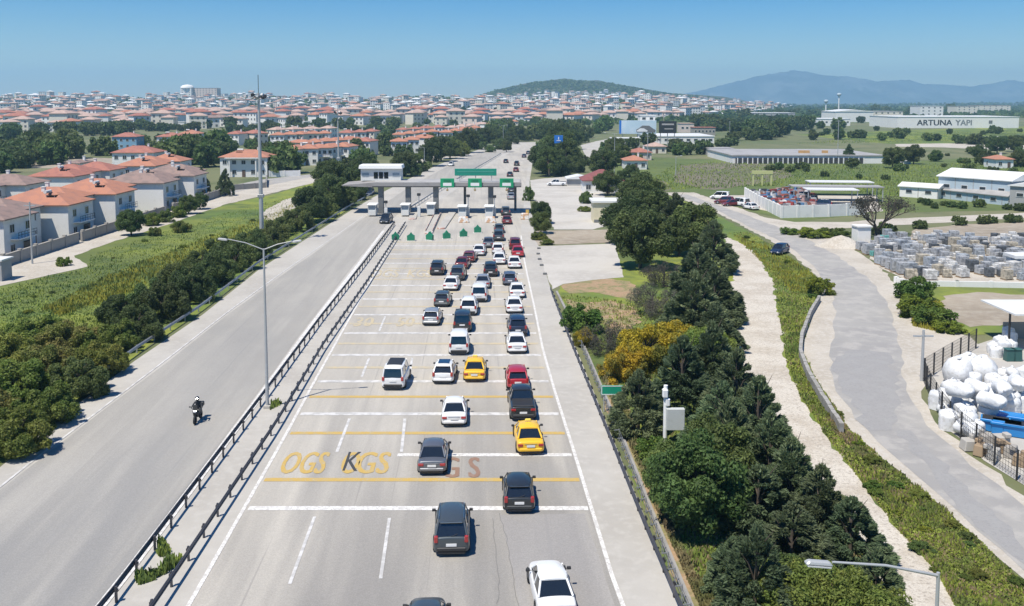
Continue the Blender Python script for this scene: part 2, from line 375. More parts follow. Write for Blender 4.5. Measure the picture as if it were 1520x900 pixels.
# rumble stripes: white and yellow in turn across the toll lanes
def xl_at(Zc, tab):            # x on a pixel polyline at row of depth Zc
    py = 150 + F * H / Zc
    t = sorted([(p[1], p[0]) for p in tab]); return interp(t, py), py
k = 0; W_, Y_, W2_, Y2_ = [], [], [], []
while k < 26:
    Zc = 50.4 + 3.8 * k; xa, py = xl_at(Zc, LL); xb, _ = xl_at(Zc, RL)
    xa += 12 * 60 / (Zc + 10) * .55; xb -= 5
    if k == 2: xa = 590
    a, b = G(xa, py), G(xb, py)
    seg = [a.lerp(b, i / 8) for i in range(9)]
    (W_ if k < 3 else W2_).append(seg) if k % 2 == 0 else (Y_ if k < 6 else Y2_).append(seg)
    k += 1
for nm, L_, m_, wd in (('rumble_stripe', W_, m_white, .5), ('rumble_stripe', W2_, m_white2, .6), ('rumble_stripe', Y_, m_yel, .5), ('rumble_stripe', Y2_, m_yel2, .6)):
    multi(nm, L_, wd, .036, m_)
# lane dashes
def dash(pxs): return [G(*p) for p in pxs]
multi('lane_dash', [dash([(467, 768), (430, 868)]), dash([(578, 770), (565, 860)])], .17, .040, m_white2)
multi('lane_dash', [dash([(519, 622), (500, 672)]), dash([(601, 622), (596, 672)]), dash([(548, 532), (537, 560)]), dash([(612, 532), (607, 560)]), dash([(572, 470), (563, 492)]), dash([(400, 930), (330, 1100)]), dash([(555, 930), (530, 1100)]), dash([(797, 345), (801, 345)])], .2, .040, m_white2)
rk = random.Random(9)
for cr in ([(741, 762), (752, 800), (757, 830), (764, 870), (770, 905)], [(731, 770), (736, 820), (741, 860), (738, 905)]):
    ln = resample(pxline(cr), .5); ln = [p + Vector((rk.uniform(-.05, .05), 0, 0)) for p in ln]; multi('crack', [ln], .028, .038, m_crack)
# painted lane letters
def text_mesh(s, name):
    cu = bpy.data.curves.new(name, 'FONT'); cu.body = s; cu.align_x = 'CENTER'; cu.align_y = 'CENTER'; cu.resolution_u = 3
    o = bpy.data.objects.new(name, cu); COL.objects.link(o); dg = bpy.context.evaluated_depsgraph_get()
    me = bpy.data.meshes.new_from_object(o.evaluated_get(dg)); bpy.data.objects.remove(o); bpy.data.curves.remove(cu)
    xs_ = [v.co.x for v in me.vertices]; ys_ = [v.co.y for v in me.vertices]
    return me, max(xs_) - min(xs_), max(ys_) - min(ys_), (max(xs_) + min(xs_)) / 2, (max(ys_) + min(ys_)) / 2
def ground_text(s, px0, py0, px1, py1, mat_, z=.044, name='lane_lettering', fat=0):
    """letters filling the ground quad whose front-left is (px0,py1) and back-right (px1,py0)"""
    me, w_, h_, cx_, cy_ = text_mesh(s, name)
    a, b, c_ = G(px0, py1), G(px1, py1), G((px0 + px1) / 2 , py0)
    W = b.x - a.x; D = c_.y - a.y; off = -0.0444
    for v in me.vertices:
        u, t = (v.co.x - cx_) / w_, (v.co.y - cy_) / h_
        v.co = (a.x + W * (u + .5) + off * D * (t + .5), a.y + D * (t + .5), z)
    me.materials.clear(); me.materials.append(mat_)
    return tag(link(bpy.data.objects.new(name, me)), kind='structure')
def bold_text(s, *a, **k):
    for dx in (-.05, 0, .05):
        o = ground_text(s, *a, **k); o.location.x = dx; o.location.z = dx * .02
for s, q, mt in (('OGS', (412, 672, 478, 704), m_yel), ('GS', (526, 672, 574, 704), m_yel), ('G S', (655, 680, 712, 710), m_red)):
    bold_text(s, *q, mt)
bold_text('O', 503, 672, 528, 704, m_yel)
m_blk = PM('black_paint', (.05, .05, .05), rough=.7)
o_ = ground_text('K', 508, 672, 530, 700, m_blk, z=.050)
for s, q in (('OGS', (548, 401, 590, 412)), ('KGS', (604, 401, 640, 412)), ('30', (524, 472, 551, 485)), ('50', (588, 472, 613, 485))):
    bold_text(s, *q, m_yel2)
# ---- right of the highway: embankment, soil, lots
EMB = [(1150, 1210), (1022, 905), (968, 775), (915, 640), (862, 505), (826, 434), (835, 418), (925, 412), (915, 380), (905, 330), (950, 285), (1000, 292), (1060, 318), (1112, 345), (1160, 372), (1205, 405), (1222, 432), (1205, 470), (1190, 520), (1215, 570), (1262, 640), (1322, 692), (1382, 742), (1450, 800), (1522, 866), (1700, 1010), (1900, 1210)]
sheet('embankment', EMB, .008, m_lush, jit=.3)
sheet('orange_earth', [(832, 424), (860, 416), (900, 414), (935, 418), (950, 432), (945, 448), (920, 442), (880, 434), (845, 436)], .02, m_orange, jit=.25, step=.8)
sheet('dry_bank', [(836, 444), (870, 450), (905, 446), (940, 456), (950, 480), (915, 500), (890, 480), (858, 470)], .018, m_orange, jit=.4, step=.7)
sheet('dry_bank', [(905, 545), (915, 560), (945, 640), (985, 740), (1030, 850), (1060, 905), (1130, 1050), (1100, 1110), (1022, 905), (968, 775), (930, 682), (895, 590)], .02, m_orange, jit=.2, step=1)
TR = [(1077, 352), (1100, 362), (1125, 380), (1148, 420), (1158, 480), (1168, 540), (1188, 590), (1228, 650), (1285, 725), (1335, 790), (1390, 850), (1420, 905), (1560, 1210), (1400, 1210), (1335, 905), (1290, 835), (1230, 765), (1180, 700), (1140, 625), (1100, 560), (1080, 520), (1083, 470), (1088, 410)]
sheet('gravel_track', TR, .03, m_gravel, jit=.35, step=1)
# side road: sandy verge then asphalt
SRo = [(985, 286), (1030, 286), (1105, 312), (1190, 342), (1235, 352), (1275, 375), (1310, 400), (1345, 440), (1352, 480), (1440, 500), (1452, 512), (1400, 548), (1372, 562), (1368, 592), (1400, 640), (1460, 690), (1522, 738), (1720, 880), (1900, 1000), (1950, 1210), (1800, 1150), (1522, 862), (1450, 800), (1380, 738), (1318, 688), (1256, 640), (1210, 570), (1188, 520), (1195, 490), (1215, 440), (1222, 425), (1200, 398), (1160, 366), (1110, 340), (1060, 314)]
sheet('road_verge', SRo, .024, m_sand, jit=.3, step=1.5)
SRi = [(1000, 289), (1020, 289), (1100, 317), (1180, 347), (1240, 378), (1290, 415), (1318, 450), (1330, 490), (1338, 530), (1345, 580), (1375, 632), (1440, 692), (1520, 752), (1720, 900), (1850, 1010), (1700, 1010), (1522, 850), (1450, 788), (1390, 732), (1325, 676), (1268, 622), (1238, 570), (1232, 520), (1240, 470), (1236, 432), (1208, 395), (1165, 362), (1110, 336), (1060, 310)]
sheet('side_road', SRi, .036, m_side, jit=.25, step=2)
sheet('road_patch', [(1236, 540), (1262, 520), (1318, 524), (1330, 560), (1338, 600), (1325, 640), (1290, 640), (1262, 600), (1244, 570)], .044, PM('side_road_patch', (.285, .278, .27), [(.8, .42, .6, (.30, .295, .285), .9), (5, .5, .7, (.2, .2, .2), .4)], kind='pos', rough=.9), jit=.45, step=1)
sheet('road_patch', [(1330, 640), (1352, 640), (1480, 770), (1560, 850), (1540, 858), (1440, 770)], .044, MATS['side_road_patch'], jit=.3, step=1)
# far side road behind the toll
sheet('service_road', [(862, 216), (885, 210), (905, 206), (909, 209), (893, 220), (890, 230), (901, 240), (907, 252), (905, 262), (884, 262), (880, 245), (868, 230)], .05, m_conc, jit=.3, step=3)
sheet('toll_lot', [(786, 268), (800, 266), (850, 262), (890, 270), (900, 300), (905, 335), (880, 341), (822, 341), (815, 330), (793, 300)], .026, m_lot, jit=.3)
sheet('toll_lot', [(797, 366), (912, 362), (926, 412), (880, 416), (836, 422), (820, 430), (803, 385)], .026, m_lot, jit=.15)
sheet('dry_strip', [(795, 343), (905, 341), (912, 360), (798, 364)], .02, m_dirt, jit=.3)
# fields at right
sheet('field', [(905, 262), (920, 232), (1080, 238), (1320, 242), (1522, 230), (1800, 230), (1800, 330), (1522, 312), (1300, 316), (1180, 330), (1110, 312), (1030, 286), (950, 283)], .01, m_field, jit=.5, step=8)
sheet('weedy_field', [(1000, 262), (1010, 246), (1080, 240), (1160, 246), (1180, 262), (1120, 274), (1060, 282), (1040, 280), (1000, 270)], .02, m_brownf, jit=1, step=6)
sheet('weedy_field', [(925, 272), (980, 268), (1000, 280), (975, 286), (940, 284)], .02, m_brownf, jit=1, step=6)
sheet('field', [(1180, 200), (1330, 194), (1522, 188), (1900, 190), (1900, 220), (1522, 214), (1320, 214)], .01, m_lush, jit=1, step=10)
sheet('farm_track', [(1330, 214), (1420, 213), (1480, 216), (1500, 208), (1522, 205), (1700, 204), (1700, 222), (1522, 222), (1460, 222), (1400, 219), (1330, 218)], .03, m_sand, jit=.6, step=6)
sheet('yard_floor', [(1068, 290), (1300, 290), (1310, 314), (1180, 322), (1120, 310), (1072, 298)], .022, m_sand, jit=.3)
sheet('farm_track', [(1105, 318), (1180, 330), (1260, 330), (1300, 326), (1400, 322), (1522, 316), (1700, 310), (1700, 318), (1522, 324), (1400, 331), (1300, 336), (1240, 340), (1190, 342)], .028, m_sand, jit=.4, step=3)
sheet('bare_field', [(1350, 356), (1360, 340), (1420, 334), (1522, 330), (1750, 326), (1750, 372), (1522, 362)], .02, m_dirt, jit=.5, step=3)
sheet('stone_yard_floor', [(1270, 362), (1320, 352), (1400, 352), (1522, 356), (1760, 362), (1900, 440), (1522, 424), (1400, 422), (1352, 424), (1300, 392)], .03, m_sand, jit=.4)
sheet('field', [(1345, 440), (1350, 422), (1522, 428), (1800, 440), (1900, 520), (1522, 492), (1450, 498), (1400, 492), (1352, 480)], .02, m_lush, jit=.3)
sheet('weedy_field', [(1400, 440), (1450, 434), (1522, 438), (1750, 450), (1750, 500), (1522, 480), (1440, 486), (1395, 470)], .03, m_dirt, jit=.5, step=1.5)
sheet('storage_yard_floor', [(1374, 560), (1450, 512), (1522, 490), (1800, 500), (1950, 800), (1900, 990), (1522, 722), (1460, 684), (1404, 636)], .03, m_conc, jit=.2)
# ---- left: meadow, street, tracks
sheet('meadow', [(-600, 1150), (-300, 920), (0, 690), (110, 598), (200, 530), (300, 462), (385, 395), (470, 340), (540, 296), (470, 270), (400, 290), (330, 305), (190, 350), (100, 380), (0, 420), (-300, 560), (-800, 760)], .008, m_lush, jit=.3, step=4)
sheet('street', [(-400, 520), (0, 425), (60, 412), (130, 396), (110, 380), (190, 352), (260, 330), (330, 305), (400, 288), (465, 272), (520, 262), (470, 258), (400, 268), (330, 288), (250, 312), (180, 338), (100, 362), (0, 388), (-400, 470)], .03, m_sand, jit=.35, step=2)
sheet('street', [(385, 318), (420, 298), (460, 284), (475, 288), (440, 306), (420, 322), (400, 330)], .03, m_sand, jit=.4, step=2)
sheet('street', [(540, 262), (565, 248), (600, 238), (680, 228), (690, 232), (610, 244), (590, 252), (570, 268), (548, 272)], .03, m_sand, jit=.4, step=3)
sheet('asphalt_street', [(330, 278), (395, 266), (470, 258), (462, 263), (400, 275), (330, 290)], .036, m_side, jit=.2, step=3)
sheet('bare_field', [(40, 238), (60, 233), (210, 236), (230, 246), (190, 249), (45, 250)], .02, m_dirt, jit=1, step=6)
# ================================================================ VEHICLES
m_tyre = PM('tyre_rubber', (.02, .02, .02), rough=.85)
m_rim = PM('wheel_rim', (.45, .45, .47), metal=.8, rough=.35)
m_glass = PM('car_glass', (.012, .015, .018), rough=.08, coat=1, spec=.7)
m_trim = PM('black_trim', (.025, .025, .027), rough=.55)
m_tail = PM('tail_lamp_red', (.35, .02, .02), rough=.2, coat=1)
m_head = PM('head_lamp', (.7, .7, .72), rough=.15, coat=1)
m_plate = PM('number_plate', (.75, .75, .74), rough=.5)
m_chrome = PM('chrome_strip', (.65, .65, .66), metal=1, rough=.2)
PAINT = {}
def paint(nm, c, metal=0.0):
    if nm not in PAINT: PAINT[nm] = PM('paint_' + nm, c, [(1.3, .5, .7, tuple(x * .9 + .012 for x in c), .5)], rough=.38, metal=metal, coat=.6)
    return PAINT[nm]
for nm, c, mt in (('white', (.78, .78, .77), 0), ('black', (.026, .030, .034), .2), ('darkgrey', (.07, .085, .095), .3), ('grey', (.17, .18, .20), .5), ('silver', (.42, .44, .46), .5),
                  ('yellow', (.86, .50, .02), 0), ('red', (.42, .02, .035), .1), ('darkred', (.16, .02, .025), .2), ('navy', (.02, .035, .075), .3), ('bluegrey', (.11, .13, .18), .4)): paint(nm, c, mt)
def loft(name, stations, sec, mat_, sub=1, parent=None):
    """stations: list of y; sec(i) -> half section [(x,z)...] bottom centre to top centre; mirrored and closed"""
    V, Fc = [], []; n = None
    for i, y in enumerate(stations):
        h = sec(i); ring = [(x, y, z) for x, z in h] + [(-x, y, z) for x, z in h[-2:0:-1]]
        n = len(ring); V += ring
    for i in range(len(stations) - 1):
        for k in range(n): k2 = (k + 1) % n; Fc.append((i * n + k, i * n + k2, (i + 1) * n + k2, (i + 1) * n + k))
    Fc.append(tuple(range(n))[::-1]); Fc.append(tuple((len(stations) - 1) * n + k for k in range(n)))
    me = bpy.data.meshes.new(name); me.from_pydata(V, [], Fc); me.materials.append(mat_); me.update()
    bm = bmesh.new(); bm.from_mesh(me); bmesh.ops.recalc_face_normals(bm, faces=bm.faces); bm.to_mesh(me); bm.free()
    for p in me.polygons: p.use_smooth = True
    o = bpy.data.objects.new(name, me); COL.objects.link(o)
    if sub:
        md = o.modifiers.new('s', 'SUBSURF'); md.levels = md.render_levels = sub
        dg = bpy.context.evaluated_depsgraph_get(); me2 = bpy.data.meshes.new_from_object(o.evaluated_get(dg)); o.modifiers.clear(); o.data = me2
        me2.name = name
    if parent: o.parent = parent
    return o
TYPES = {  # L, halfwidth, height, belt z, hood z, trunk z, greenhouse base rear/front y, roof rear/front y (from rear bumper)
    'sedan': (4.5, .89, 1.44, .90, .80, .93, .62, 3.35, 1.30, 2.62),
    'hatchback': (4.1, .87, 1.47, .92, .84, .95, .10, 3.10, .52, 2.32),
    'suv': (4.5, .91, 1.68, 1.02, .98, 1.05, .10, 3.40, .50, 2.65),
    'van': (4.4, .90, 1.82, 1.04, 1.0, 1.08, .03, 3.55, .18, 2.80),
    'pickup': (5.2, .93, 1.74, 1.08, 1.05, 1.08, 1.75, 4.1, 1.98, 3.35),
}
def roof_corners(t):
    L, hw, h, zb, zh, zt, gr, gf, rr_, rf = TYPES[t]; o = -L / 2
    wb, wt = hw * .90, hw * {'sedan': .72, 'van': .82, 'pickup': .74}.get(t, .77)
    B = [(wb * .97, gr + o, zb + (.03 if t == 'sedan' else 0)), (wb, (gr + gf) / 2 + o, zb), (wb * .93, gf + o, zb - .06)]
    T = [(wt * .93, rr_ + o, h - .06), (wt, (rr_ + rf) / 2 + o, h), (wt * .92, rf + o, h - .05)]
    return B, T
def make_car(t, style=''):
    L, hw, h, zb, zh, zt, gr, gf, rr_, rf = TYPES[t]; o = -L / 2
    root = E(t, (0, 0, -50)); pm = PAINT['white']
    # lower body
    st = [0.0, .06, .35, gr + .12, (gr + gf) / 2, gf - .1, L - .75, L - .2, L - .03, L]
    def top(y):
        if y <= gr + .12: return zt if t in ('sedan', 'pickup') else (zb + .02)
        if y >= gf - .1: return zh + (zb - zh) * .3 - (max(0, y - gf) / (L - gf)) * (zh - .56)
        return zb
    wf = [.90, .96, 1, 1, 1, 1, .97, .86, .74, .62]
    zs = [.30, .24, .2, .2, .2, .2, .2, .22, .28, .32]
    def sec(i):
        y = st[i]; w_ = hw * wf[i]; b = zs[i]; tp = top(y)
        if i == 0: tp -= .05
        if i == len(st) - 1: tp -= .08
        return [(0, b), (w_ * .9, b), (w_, b + .12), (w_ * 1.0, b + (tp - b) * .55), (w_ * .955, tp - .07), (w_ * .87, tp), (0, tp + .025)]
    body = loft('body', [y + o for y in st], sec, pm, 2, root)
    # roof panel with pillars
    B, T = roof_corners(t)
    mb = MB()
    ins = .0
    rp = []
    for (x, y, z) in T: rp.append((x, y, z))
    grid = []
    for (x, y, z) in ((T[0][0] * .97, T[0][1] - .03, T[0][2] - .005), T[0], (T[1][0] + .01, (T[0][1] + T[1][1]) / 2, T[1][2] - .01), T[1], T[2], (T[2][0] * .98, T[2][1] + .04, T[2][2] - .012)):
        grid.append([(-x, y, z - .045), (-x * .93, y, z), (-x * .45, y, z + .035), (0, y, z + .042), (x * .45, y, z + .035), (x * .93, y, z), (x, y, z - .045)])
    V = [p for r in grid for p in r]
    mb.add(V, [(i * 7 + j, i * 7 + j + 1, (i + 1) * 7 + j + 1, (i + 1) * 7 + j) for i in range(5) for j in range(6)], 0, True)
    mb.add([V[j] for j in range(7)], [tuple(range(7))], 0)
    def strip(p, q, r_): mb.tube([p, q], r_, 6)
    for s in (-1, 1):
        for i, r_ in ((0, .055), (2, .042)): strip((s * B[i][0] * .985, B[i][1], B[i][2]), (s * T[i][0] * .985, T[i][1], T[i][2] - .02), r_)
        bm_ = ((B[1][0]) * .995, B[1][1] - .12, B[1][2]); tm_ = (T[1][0] * .99, T[1][1] - .1, T[1][2] - .03)
        strip((s * bm_[0], bm_[1], bm_[2]), (s * tm_[0], tm_[1], tm_[2]), .035)
        if t in ('suv', 'van', 'hatchback'):   # D-pillar panel
            yb = B[0][1] + .42; yt = T[0][1] + .35; e = 1.012
            mb.add([(s * B[0][0] * e, B[0][1], B[0][2]), (s * B[1][0] * e, yb, B[1][2]), (s * T[1][0] * e, yt, T[1][2] - .04), (s * T[0][0] * e, T[0][1], T[0][2] - .03)], [(0, 1, 2, 3) if s > 0 else (3, 2, 1, 0)])
    roof = mb.build('roof', pm, root)
    # glass panes
    def pane(nm, quad, thick=.012):
        q = [Vector(v) for v in quad]; nn = (q[1] - q[0]).cross(q[3] - q[0]).normalized() * thick
        mb = MB(); mb.add(q + [v - nn for v in q], [(0, 1, 2, 3), (7, 6, 5, 4), (0, 4, 5, 1), (1, 5, 6, 2), (2, 6, 7, 3), (3, 7, 4, 0)])
        return mb.build(nm, m_glass, root)
    def q_(a, b, f, g=.04):  # inset
        return a
    b0, b2, t0, t2 = B[0], B[2], T[0], T[2]
    pane('rear_window', [(-b0[0] * .97, b0[1], b0[2] - .02), (b0[0] * .97, b0[1], b0[2] - .02), (t0[0] * .97, t0[1], t0[2] - .02), (-t0[0] * .97, t0[1], t0[2] - .02)])
    pane('windscreen', [(b2[0] * .97, b2[1], b2[2] - .02), (-b2[0] * .97, b2[1], b2[2] - .02), (-t2[0] * .97, t2[1], t2[2] - .02), (t2[0] * .97, t2[1], t2[2] - .02)])
    for s in (-1, 1):
        mb = MB(); x = .995
        V = [(s * b[0] * x, b[1], b[2] - .02) for b in B] + [(s * b[0] * x, b[1], b[2] - .02) for b in T[::-1]]
        mb.add(V, [(0, 1, 4, 5), (1, 2, 3, 4)] if s > 0 else [(5, 4, 1, 0), (4, 3, 2, 1)])
        mb.build('side_window', m_glass, root)
    # filler under the cabin so that one cannot look through
    # wheels
    for s in (-1, 1):
        for y in (.82, L - .86):
            wr = .335 if t not in ('suv', 'pickup') else .37
            m_ = MB(); prof = [(wr * .6, -.11), (wr * .93, -.115), (wr, -.07), (wr, .07), (wr * .93, .115), (wr * .6, .11)]
            m_.lathe(prof, 18); V = [(z + s * (hw - .09), x + y + o, y2 + wr) for x, y2, z in m_.v]; m_.v = V
            wh = m_.build('wheel', m_tyre, root)
            m_ = MB(); m_.lathe([(0, .085), (wr * .15, .10), (wr * .6, .09), (wr * .64, .06)], 14); m_.v = [(z * s + s * (hw - .09), x + y + o, y2 + wr) for x, y2, z in m_.v]
            m_.build('rim', m_rim, wh)
            mm = MB(); n_ = 12   # dark wheel arch lip
            V = []
            for k in range(n_ + 1):
                a = pi * k / n_
                V += [(s * (hw + .004), y + o + cos(a) * (wr + .06), wr + sin(a) * (wr + .04)), (s * (hw - .05), y + o + cos(a) * (wr - .02), wr + sin(a) * (wr - .02))]
            mm.add(V, [(2 * k, 2 * k + 1, 2 * k + 3, 2 * k + 2) for k in range(n_)]); mm.build('wheel_arch', m_trim, root)
    # lights
    zl = zt - .22 if t in ('sedan', 'pickup') else zb - .08
    for s in (-1, 1):
        lb = MB()
        if t in ('suv', 'van', 'hatchback'): lb.box((s * hw * .83, o + .05, zl), (.2, .16, .34))
        else: lb.box((s * hw * .74, o + .05, zl), (.34, .15, .17))
        lb.build('tail_light', m_tail, root, .03)
        hb = MB().box((s * hw * .56, L + o - .12, .45), (.34, .24, .13), -s * .35); hb.build('headlight', m_head, root, .03)
        xm = hw * .98; ym = gf + o - .35
        mb = MB().box((s * (xm + .09), ym, zb + .05), (.2, .12, .13), top=(.9, .8)); mb.tube([(s * (xm - .1), ym + .04, zb - .01), (s * (xm + .06), ym + .02, zb + .03)], .025, 5)
        mb.build('mirror', m_trim, root, .025)
    MB().box((0, o - .005, .44 if t not in ('sedan', 'hatchback') else .42), (hw * 1.62, .10, .20)).build('rear_bumper', m_trim if t in ('suv', 'van', 'pickup') or style == 'trimbumper' else pm, root, .04)
    MB().box((0, o - .04 if t in ('sedan',) else o - .02, .66 if t != 'van' else .8), (.52, .035, .13)).build('number_plate', m_plate, root)
    MB().box((0, o + .09, .26), (hw * 1.5, .2, .12)).build('underbody', m_trim, root)
    if t == 'sedan': MB().box((0, o + .0, zt - .14), (.8, .04, .025)).build('trunk_handle', m_chrome, root)
    if t == 'suv':
        for s in (-1, 1): MB().tube([(s * T[1][0] * .88, T[0][1] + .2, h + .04), (s * T[1][0] * .88, T[2][1] - .2, h + .04)], .018, 6).build('roof_rail', m_chrome, root)
    if t in ('suv', 'van', 'hatchback'):
        MB().box((0, T[0][1] - .06, T[0][2] + .01), (T[0][0] * 1.7, .22, .03)).build('roof_spoiler', pm, root, .01)
        MB().tube([(0, o + .07, zb + .04), (.32, B[0][1] + .06, zb + .13)], .012, 4).build('rear_wiper', m_trim, root)
    if t == 'pickup':
        MB().box((0, o + .9, zt + .04), (hw * 1.6, 1.6, .05)).build('bed_cover', m_trim, root, .02)
    if style == 'taxi':
        tb = MB().box((0, .1, h + .12), (.42, .16, .13), top=(.8, .6)).build('taxi_sign', PM('taxi_lamp', (.8, .62, .1), rough=.4), root, .02)
    if style == 'blackroof': MB().box((0, (T[0][1] + T[2][1]) / 2 + .3, h + .048), (T[1][0] * 1.62, 1.9, .014)).build('roof_panel', m_trim, root)
    if style == 'sunroof':
        MB().box((0, (T[0][1] + T[2][1]) / 2 + .05, h + .048), (T[1][0] * 1.35, 1.15, .012)).build('sunroof', m_glass, root)
    if style == 'open':    # opened rear passenger door
        pass
    # ownership of the paint is put on the objects so that copies share the meshes
    for c in [root] + list(root.children_recursive):
        if c.type == 'MESH':
            for sl_ in c.material_slots:
                if sl_.material == pm: sl_.link = 'OBJECT'; sl_.material = pm
    freeze(root); return root
PROTO = {k: make_car(*k) for k in (('sedan', ''), ('hatchback', ''), ('suv', ''), ('van', ''), ('pickup', ''), ('sedan', 'taxi'), ('van', 'blackroof'), ('hatchback', 'sunroof'))}
NM = {'sedan': 'sedan_car', 'hatchback': 'hatchback_car', 'suv': 'suv_car', 'van': 'minivan', 'pickup': 'pickup_truck'}
CAT = {'sedan': 'car', 'hatchback': 'car', 'suv': 'car', 'van': 'van', 'pickup': 'pickup truck'}
def put_car(t, style, col, loc, hd, label, group):
    o = inst(PROTO[(t, style)], loc, hd, 1, label, CAT[t], group); o.name = NM[t] if style != 'taxi' else 'taxi_car'
    for c in o.children_recursive:
        if c.type == 'MESH':
            for s_ in c.material_slots:
                if s_.link == 'OBJECT': s_.material = PAINT[col]
    return o
HD = .0444
GQ = 'cars queuing for the toll booths'
CARS = [
 ('hatchback', '', 'darkgrey', 629, 990, 0, 'dark grey car of which only the roof shows at the bottom of the toll lanes'),
 ('sedan', '', 'white', 828, 929, 3, 'white sedan nearest the right edge line, cut by the bottom of the picture'),
 ('suv', '', 'darkgrey', 670, 829, 0, 'dark grey estate car alone below the lowest white transverse line'),
 ('hatchback', '', 'black', 771, 765, -1, 'black hatchback standing on the lowest white transverse line'),
 ('sedan', '', 'grey', 641, 708, -1, 'grey sedan covering the first letter of the reddish lettering'),
 ('sedan', 'taxi', 'yellow', 788, 678, 1, 'yellow taxi right behind the black pickup'),
 ('pickup', '', 'black', 777, 627, 0, 'black pickup truck between the red car and the yellow taxi'),
 ('hatchback', '', 'red', 769, 581, 0, 'bright red hatchback directly in front of the black pickup'),
 ('sedan', '', 'white', 674, 636, 0, 'white sedan alone in the middle lane in front of the grey sedan'),
 ('van', 'blackroof', 'white', 583, 581, -4, 'white minivan with a black roof in the leftmost occupied lane'),
 ('hatchback', 'sunroof', 'white', 657, 572, -4, 'white hatchback with dark glass roof beside the yellow taxi'),
 ('sedan', 'taxi', 'yellow', 704, 569, -2, 'yellow taxi in front of the white sedan, between two lanes of cars'),
 ('sedan', '', 'white', 768, 527, 0, 'white sedan in front of the bright red hatchback'),
 ('van', '', 'white', 681, 529, -1, 'white boxy van behind the black van in the middle queue'),
 ('suv', '', 'navy', 769, 501, 0, 'dark blue car right in front of a white sedan in the right queue'),
 ('sedan', '', 'white', 764, 467, 0, 'white sedan in front of the dark blue car'),
 ('sedan', '', 'white', 768, 444, -1, 'white sedan with dark rear bumper, behind the small purple-grey car'),
 ('hatchback', '', 'bluegrey', 757, 425, -1, 'purple-grey hatchback in the right queue, left of its neighbours'),
 ('sedan', '', 'white', 764, 400, 0, 'white sedan behind the bright red saloon of the right queue'),
 ('sedan', '', 'red', 769, 383, -1, 'bright red saloon in the right queue below the shadow of the toll roof'),
 ('suv', '', 'darkred', 765, 372, -1, 'dark red car in front of the bright red saloon'),
 ('van', '', 'black', 686, 495, -1, 'black van in front of the white boxy van'),
 ('suv', '', 'white', 695, 470, -3, 'white car in front of the black van'),
 ('van', '', 'white', 711, 450, -3, 'white minivan behind the silver sedan'),
 ('sedan', '', 'silver', 716, 430, -3, 'silver sedan between the black car and the white minivan'),
 ('suv', '', 'black', 728, 412, -2, 'black car ahead of the silver sedan, near the head of the middle queue'),
 ('sedan', '', 'white', 741, 394, -2, 'white sedan with the white hatchback right in front of it'),
 ('hatchback', '', 'white', 739, 378, -1, 'white hatchback touching the white sedan behind it'),
 ('sedan', '', 'grey', 725, 369, -2, 'grey sedan beside the white hatchback near the toll islands'),
 ('suv', '', 'darkgrey', 740, 359, -2, 'dark grey car second behind the toll island barrier'),
 ('hatchback', '', 'darkgrey', 741, 347, -1, 'dark grey hatchback first behind the toll island barrier'),
 ('sedan', '', 'white', 710, 381, -6, 'white sedan ahead of the two dark red cars'),
 ('hatchback', '', 'darkred', 695, 391, -8, 'dark red hatchback just behind the white sedan'),
 ('sedan', '', 'darkred', 684, 401, -7, 'dark maroon sedan ahead of the charcoal car'),
 ('suv', '', 'darkgrey', 678, 418, -5, 'charcoal car ahead of the white car in the left queue'),
 ('sedan', '', 'white', 668, 433, -5, 'white sedan in the left queue behind the charcoal car'),
 ('suv', '', 'black', 648, 410, -3, 'black car on its own, left of all queues'),
 ('hatchback', '', 'darkgrey', 655, 457, -4, 'dark grey hatchback at the left of the queues, behind the white sedan'),
 ('hatchback', '', 'silver', 639, 485, -4, 'silver hatchback behind the dark grey hatchback, leftmost of the queues'),
 ('sedan', '', 'darkred', 753, 334, 0, 'brownish red car just below the shadow of the toll roof'),
 ('suv', '', 'darkgrey', 751, 321, 0, 'dark car inside the rightmost toll lane'),
 ('sedan', '', 'silver', 759, 297, -1, 'silver car leaving the toll under the right sign'),
 ('suv', '', 'darkgrey', 759, 287, -2, 'dark car just beyond the toll roof, before the silver car')]
for t, st, c, px, py, hd, lab in CARS:
    g = G(px, py); L = TYPES[t][0]; a = HD + radians(hd)
    put_car(t, st, c, (g.x - sin(a) * L / 2, g.y + cos(a) * L / 2, .026), a, lab, GQ)
for t, c, px, py, lab in (('sedan', 'black', 757, 262, 'black car nearest beyond the long green board'), ('hatchback', 'darkred', 766, 255, 'maroon car between two black ones beyond the toll'), ('suv', 'black', 767, 246, 'black car ahead of the maroon one beyond the toll'),
        ('hatchback', 'black', 751, 242, 'small black car in the left lane beyond the toll'), ('sedan', 'navy', 778, 234, 'dark blue car before the bend of the motorway'), ('sedan', 'darkgrey', 784, 229, 'charcoal car following the last ones into the bend'), ('suv', 'black', 791, 224, 'last but one black car in the far bend of the motorway'), ('sedan', 'black', 797, 220, 'farthest black car before the trees at the bend'), ('hatchback', 'darkgrey', 793, 238, 'charcoal car at the right edge of the motorway before the bend')):
    g = G(px, py); put_car(t, '', c, (g.x, g.y, .026), -.04, lab, 'cars driving away beyond the toll')
for t, c, px, py, lab in (('suv', 'black', 571, 333, 'black car coming out of the toll beside the left column'), ('suv', 'navy', 546, 291, 'dark blue car beyond the left end of the toll roof'), ('sedan', 'white', 669, 247, 'white car far up the empty left carriageway')):
    g = G(px, py); put_car(t, '', c, (g.x, g.y + 2, .026), pi - .06, lab, 'cars coming along the left carriageway')
